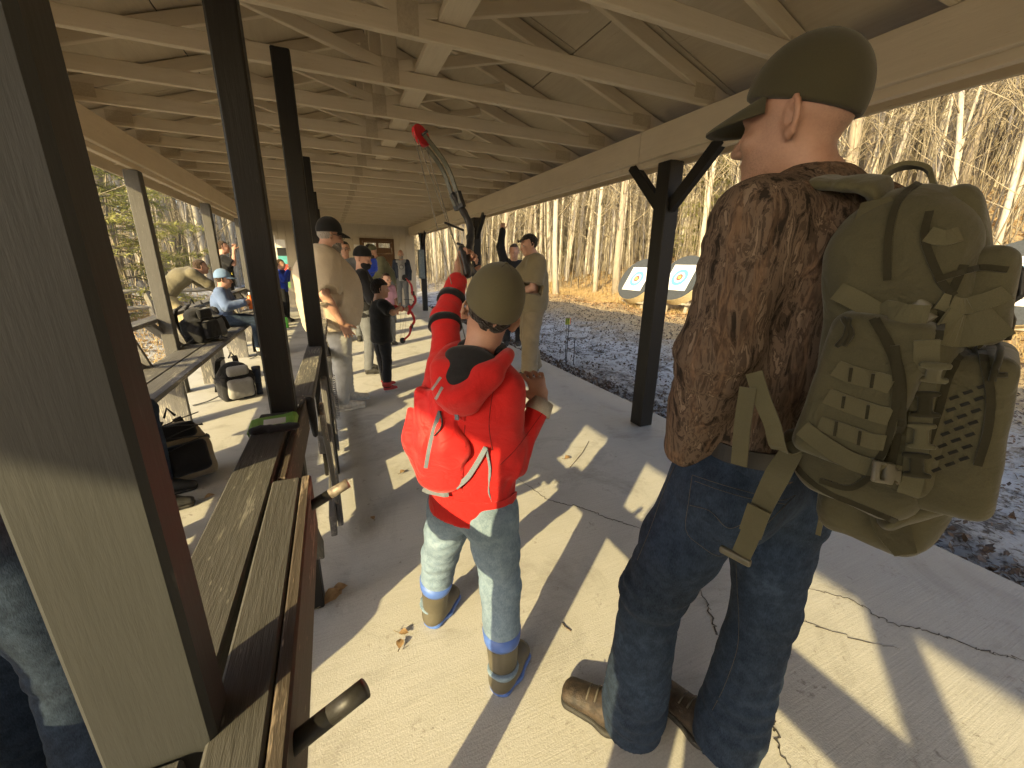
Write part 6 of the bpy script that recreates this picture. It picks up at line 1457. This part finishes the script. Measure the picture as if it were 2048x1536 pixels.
o, J = simple(1.22, 10.1, 1.80, 245, 'person in olive jacket bending over beside the royal blue jacket', 'olivejkt', 'greypant', hat='olivejkt', hf_az=260, hf_up=-0.45, bulk=0.03, chest=(0, .14, 1.27), neck=(0, .27, 1.43), head=(0, .34, 1.57), shL=(-.17, .23, 1.39), shR=(.17, .23, 1.39), elL=(-.25, .3, 1.12), elR=(.25, .3, 1.12), wrL=(-.15, .45, 1.05), wrR=(.15, .45, 1.05)); beard(J, o, 'hair_brown', 0.4, 0.01)
o, J = simple(0.27, 7.9, 1.72, 185, 'dark haired person with glasses mostly hidden behind the beanie', 'greypant', 'greypant', 0.022, hairm='hair_dark'); glasses(J, o)
o, J = simple(0.85, 7.3, 1.2, 150, 'child in pink shirt half hidden behind the small archer', 'pink', 'greypant', 0.02, hairm='hair_brown', hk=0.85, sleeve=0.45)
# at the bench on the left
o, J = simple(-2.45, 8.6, 1.74, 60, 'person in sunlit khaki jacket stooping beyond the left bench', 'khakijkt', 'palepant', 0.018, bulk=0.03, hairm='hair_brown', pel=(0, -.14, .80), waist=(0, -.02, .96), chest=(0, .14, 1.1), neck=(0, .34, 1.22), head=(0, .46, 1.28), shL=(-.18, .27, 1.17), shR=(.18, .27, 1.17), elL=(-.2, .46, 1.0), elR=(.2, .46, 1.0), wrL=(-.12, .62, .9), wrR=(.12, .62, .9), hipL=(-.09, -.12, .78), hipR=(.09, -.12, .78), knL=(-.11, .1, .46), knR=(.11, .1, .46))
J = pose(-1.42, 7.0, 1.42, 90, hf_az=75, hf_up=-0.1, hk=0.92, pel=(0, -.05, .72), waist=(0, -.08, .86), chest=(0, -.05, 1.05), neck=(0, -.01, 1.24), head=(0, .03, 1.4), shL=(-.17, -.02, 1.18), shR=(.17, -.02, 1.18), elL=(-.25, .06, .95), elR=(.25, .06, .95), wrL=(-.12, .27, 1.0), wrR=(.12, .27, 1.0), hipL=(-.1, 0, .70), hipR=(.1, 0, .70), knL=(-.12, .42, .68), knR=(.12, .42, .68), anL=(-.12, .42, .22), anR=(.12, .42, .22))
o = thing('person', 'boy in pale blue cap and faded blue hoodie seated on the left bench', 'person', (-1.42, 7.0, 0))
body(J, o, 'skin', 0.014, None, 0.008); top(J, o, 'bluehood', 0.015, 1.0, bulk=0.03, hem=0.08, fold=0.007); trousers(J, o, 'denim', 0.015, 0.005); J['ground'] = 0.1; shoes(J, o, 'sneaker', 'solewhite', 0.013); cap(J, o, 'bluecap', 0.008, seams=False); hair(J, o, 'hair_brown', 0.008, low=-0.04)
r, f, u = frame(J['hf']); p = J['head']+f*0.102+u*0.085; strap('cap_patch', [p-r*0.035, p+f*0.004, p+r*0.035], 0.03, u-f*0.3, 'yellow', o, 0.006)
bt = thing('orange_bottle', 'orange spray bottle in the hands of the seated boy', 'bottle', tuple(J['wrL']*0.5+J['wrR']*0.5+J['f']*0.08))
c = J['wrL']*0.5+J['wrR']*0.5+J['f']*0.09; MATS['orangeplastic'] = plain('orange plastic', (0.7, 0.16, 0.03), 0.4); tube('bottle_body', [c+[0,0,-.1], c+[0,0,-.095], c+[0,0,.08], c+[0,0,.1]], [0.02, 0.034, 0.034, 0.016], 'orangeplastic', bt, 14); tube('bottle_cap', [c+[0,0,.1], c+[0,0,.14]], 0.015, 'white', bt, 12)
o, J = simple(-2.0, 10.4, 1.75, 80, 'person in black lifting a camera beyond the seated boy', 'blackknit', 'blackknit', 0.018, hairm='hair_brown', sleeve=0.42, elL=(-.2, .16, 1.3), wrL=(-.06, .2, 1.58), elR=(.2, .16, 1.3), wrR=(.08, .2, 1.58))
cm = thing('camera', 'small dark camera held to the eye of the person in black', 'camera', tuple(J['head']+J['f']*0.16)); c = J['head']+J['f']*0.16; S = SDF(c-0.1, c+0.1, 0.008); S.rbox(c, (0.06, 0.025, 0.04), (J['r'], J['f'], np.array([0,0,1.0])), 0.01); S.build('camera_body', 'black', cm); tube('lens', [c+J['f']*0.02, c+J['f']*0.07], 0.025, 'black', cm, 14)
o, J = simple(-1.05, 11.0, 1.4, 100, 'child in bright blue top by the far end of the bench', 'royal', 'blackknit', 0.02, hairm='hair_brown', hk=0.9, elL=(-.2, .1, 1.2), wrL=(-.05, .2, 1.45), elR=(.2, .1, 1.2), wrR=(.05, .2, 1.45))
# the one at the left edge of the view, and whoever stands at the survey point holding the camera
o, J = simple(-0.75, 1.12, 1.78, 35, 'person in orange top and dark jeans half hidden by the nearest post', 'orange', 'denim', 0.012, hairm='hair_brown', shoe='boot', bulk=0.02)
o, J = simple(-0.30, -0.28, 1.78, 40, 'photographer in dark jacket standing behind the viewpoint', 'navy', 'denim', 0.022, hairm='hair_brown', bulk=0.05, elL=(-.26, -.02, 1.16), wrL=(-.12, .14, 1.32), elR=(.26, -.02, 1.16), wrR=(.12, .14, 1.32))

simple(-1.05, 2.1, 1.76, 60, 'unseen person in olive jacket behind the nearest post, added to cast shade', 'olivejkt', 'khaki', 0.022, hat='capblack', bulk=0.03)  # unseen figure, added to shade the middle posts and floor
J = pose(-1.46, 2.7, 1.6, 80, pel=(0, -.05, .66), waist=(0, -.07, .82), chest=(0, -.04, 1.02), neck=(0, 0, 1.21), head=(0, .04, 1.36), shL=(-.17, -.01, 1.15), shR=(.17, -.01, 1.15), elL=(-.24, .08, .92), elR=(.24, .08, .92), wrL=(-.12, .3, .85), wrR=(.12, .3, .85), hipL=(-.1, 0, .64), hipR=(.1, 0, .64), knL=(-.12, .44, .62), knR=(.12, .44, .62), anL=(-.12, .44, .12), anR=(.12, .44, .12))
o = thing('person', 'unseen person in navy top seated behind the nearest post, added for shade', 'person', (-1.46, 2.7, 0)); body(J, o, 'skin', 0.02, None, 0.012); top(J, o, 'navy', 0.02, 1.0, bulk=0.02); trousers(J, o, 'denim', 0.02); shoes(J, o, 'shoedark', 'rubber', 0.018); hair(J, o, 'hair_brown', 0.01)  # unseen sitter, added to block sun from the floor between bench and rail

J = pose(-1.46, 0.86, 1.66, 95, pel=(0, -.05, .64), waist=(0, -.07, .80), chest=(0, -.04, 1.0), neck=(0, 0, 1.19), head=(0, .04, 1.34), shL=(-.17, -.01, 1.13), shR=(.17, -.01, 1.13), elL=(-.24, .08, .9), elR=(.24, .08, .9), wrL=(-.12, .3, .84), wrR=(.12, .3, .84), hipL=(-.1, 0, .62), hipR=(.1, 0, .62), knL=(-.14, .42, .58), knR=(.14, .42, .58), anL=(-.14, .40, .12), anR=(.14, .40, .12))
o = thing('person', 'unseen person in khaki top seated outside the left edge, added for shade', 'person', (-1.46, 0.86, 0)); body(J, o, 'skin', 0.02, None, 0.012); top(J, o, 'khakijkt', 0.02, 1.0, bulk=0.03); trousers(J, o, 'khaki', 0.02); shoes(J, o, 'shoedark', 'rubber', 0.018); hair(J, o, 'hair_brown', 0.01)  # unseen sitter, added as a sun blocker for the floor past the rail

# ---------------------------------------------------------------- bags, bottles and oddments on the left
MATS['blackpack'] = fabric('black pack cloth', (0.016, 0.016, 0.018), (0.01, 0.01, 0.011), fb=0.4); MATS['greypack'] = fabric('pale grey pack cloth', (0.27, 0.265, 0.255), (0.18, 0.175, 0.17), fb=0.3); MATS['khakipack'] = fabric('khaki pack cloth', (0.27, 0.215, 0.14), (0.2, 0.16, 0.1), fb=0.35)
def small_pack(label, base, H, W, D, az, lean, m1, m2, extra=None, vox=0.012):
    a = math.radians(az); f = np.array([math.sin(a), math.cos(a), 0]); r = np.array([math.cos(a), -math.sin(a), 0]); u = unit(np.array([0,0,1.0])+f*lean); f = unit(f-(f @ u)*u); b = np.asarray(base, float)
    o = thing('backpack', label, 'backpack', tuple(b)); A = (r, f, u)
    S = SDF(b-0.6, b+[0.6, 0.6, 0.75], vox); S.econe(b+u*D*0.6, b+u*(H-D*0.7), W*0.5, W*0.42, D*0.5, D*0.42, r, 0.03); S.rbox(b+u*H*0.3, (W*0.46, D*0.46, H*0.3), A, 0.04, 0.03); S.disp(lambda P: 0.007*wob(P, 24.0, H*9)+0.004*wob(P, 50.0, 2)); S.build('pack_body', m1, o)
    S = SDF(b-0.5, b+0.6, vox); S.rbox(b+u*H*0.3+f*D*0.5, (W*0.34, D*0.2, H*0.22), A, 0.03, 0.01); S.disp(lambda P: 0.005*wob(P, 30.0, 3)); S.build('front_pocket', m2, o)
    S = SDF(b-0.5, b+[0.5, 0.5, 0.8], vox); S.rbox(b+u*H*0.7+f*D*0.42, (W*0.3, D*0.12, H*0.12), A, 0.03, 0.01); S.build('upper_pocket', m2, o)
    for s in (-1, 1): strap('shoulder_strap', [b+u*H*0.93-f*D*0.35+r*s*W*0.15, b+u*H*0.8-f*D*0.62+r*s*W*0.24, b+u*H*0.45-f*D*0.66+r*s*W*0.3, b+u*H*0.12-f*D*0.5+r*s*W*0.4], 0.05, r, 'blackpack', o, 0.012, 14)
    tube('top_loop', [b+u*H*0.95-r*0.03, b+u*(H*0.95+0.06), b+u*H*0.95+r*0.03], 0.008, 'blackpack', o, 6)
    for s in (-1, 1): strap('side_strap', [b+u*H*0.55+r*s*W*0.5-f*D*0.3, b+u*H*0.53+r*s*W*0.53, b+u*H*0.55+r*s*W*0.4+f*D*0.55], 0.02, u, 'blackpack', o, 0.004, 8)
    strap('loose_strap', [b+u*0.06+r*W*0.45, b+r*W*0.75+[0,0,0.015]-f*0.03, b+r*W*1.15+[0,0,0.008]-f*0.02], 0.022, f, 'blackpack', o, 0.004, 10)
    return o, b, r, f, u
o, b, r, f, u = small_pack('khaki and black backpack with bungee cord slumped on the floor by the rail', (-0.98, 3.02, 0.01), 0.46, 0.32, 0.22, 150, -0.45, 'khakipack', 'blackpack')
for i in range(5):
    s = 1 if i % 2 else -1; tube('bungee', [b+u*(0.2+0.04*i)+f*0.15-r*s*0.12, b+u*(0.23+0.04*i)+f*0.165, b+u*(0.25+0.04*i)+f*0.15+r*s*0.12], 0.004, 'black', o, 5)
strap('hip_belt', [b+r*0.12+u*0.06-f*0.02, b+r*0.28+[0,0,0.03]+f*0.02, b+r*0.45+[0,0,0.02]+f*0.06], 0.04, (0,0,1), 'blackpack', o, 0.012, 10); strap('hip_belt', [b+r*0.1+u*0.05, b+r*0.26+[0,0,0.03]-f*0.05, b+r*0.42+[0,0,0.02]-f*0.06], 0.035, (0,0,1), 'blackpack', o, 0.012, 10)
small_pack('black and pale grey backpack standing on the floor beside the bench', (-1.04, 4.9, 0.0), 0.46, 0.34, 0.24, 150, 0.08, 'blackpack', 'greypack')
small_pack('large black backpack heaped on the bench seat', (-1.45, 5.75, 0.475), 0.46, 0.36, 0.24, 110, -0.1, 'blackpack', 'blackpack')
small_pack('dark grey backpack leaning behind the heaped black one on the bench', (-1.42, 6.25, 0.475), 0.42, 0.32, 0.22, 60, -0.25, 'greypant', 'blackpack')
small_pack('black backpack with white trim on the floor below the seated boy', (-1.02, 7.1, 0.0), 0.44, 0.3, 0.22, 120, 0.1, 'blackpack', 'greypack', vox=0.015)
tm = thing('tumbler', 'dark steel tumbler standing beside the black and grey backpack', 'tumbler', (-0.86, 4.95, 0.0)); c = np.array([-0.84, 4.95, 0.0]); tube('tumbler_body', [c+[0,0,.13], c+[0,0,.135], c+[0,0,.29]], [0.02, 0.032, 0.042], 'navy', tm, 16); tube('tumbler_lid', [c+[0,0,.29], c+[0,0,.31]], [0.044, 0.042], 'black', tm, 16); tube('clip', [c+[-.04,0,.25], c+[-.1,-.02,.27]], 0.006, 'black', tm, 5)
tube('tumbler_base', [c+[0,0,0.001], c+[0,0,.13]], [0.03, 0.032], 'navy', tm, 16)
MATS['greenplastic'] = plain('lime plastic', (0.15, 0.6, 0.08), 0.35)
gb = thing('green_bottle', 'lime green water bottle on the far floor between the posts', 'bottle', (-0.95, 9.9, 0)); c = np.array([-0.98, 9.9, 0.0]); tube('bottle_body', [c+[0,0,0.0], c+[0,0,.01], c+[0,0,.2], c+[0,0,.23]], [0.03, 0.042, 0.042, 0.02], 'greenplastic', gb, 14); tube('bottle_cap', [c+[0,0,.23], c+[0,0,.27]], 0.02, 'black', gb, 12)
# striped banner and white board near the far end
MATS['teal'] = plain('teal', (0.1, 0.42, 0.45), 0.7); MATS['bred'] = plain('banner red', (0.5, 0.07, 0.05), 0.7); MATS['byel'] = plain('banner yellow', (0.72, 0.55, 0.08), 0.7); MATS['bgrn'] = plain('banner green', (0.2, 0.4, 0.12), 0.7)
bn_ = thing('striped_banner', 'narrow banner of teal, red, yellow and green blocks between the far posts', 'banner', (-1.15, 10.9, 1.0))
p0 = on_plane(566, 520, -1.35, 12.3)
for i, mt in enumerate(('white', 'black', 'teal', 'bred', 'byel', 'bgrn')):
    z = 1.9-0.2*i; board('banner_block', (p0[0], p0[1], z-0.198), (p0[0], p0[1], z), 0.01, 0.2, mt, bn_, up=(1,0,0), bev=0)
board('banner_pole', (p0[0]-0.12, p0[1]+0.02, 0.0), (p0[0]-0.12, p0[1]+0.02, 2.0), 0.03, 0.03, 'white', bn_, up=(1,0,0))
wb = tag(board('white_board', (-1.42, 13.0, 0.6), (-1.42, 13.0, 1.9), 0.02, 0.32, 'white', None, up=(1,0,0)), 'tall white board standing against the left of the far wall', 'board')
tag(board('notice_board', (-0.5, 14.15, 1.05), (-0.5, 14.15, 1.85), 0.02, 0.5, 'white', None, up=(1,0,0)), 'white notice board on the far wall under the blue sign', 'notice board')
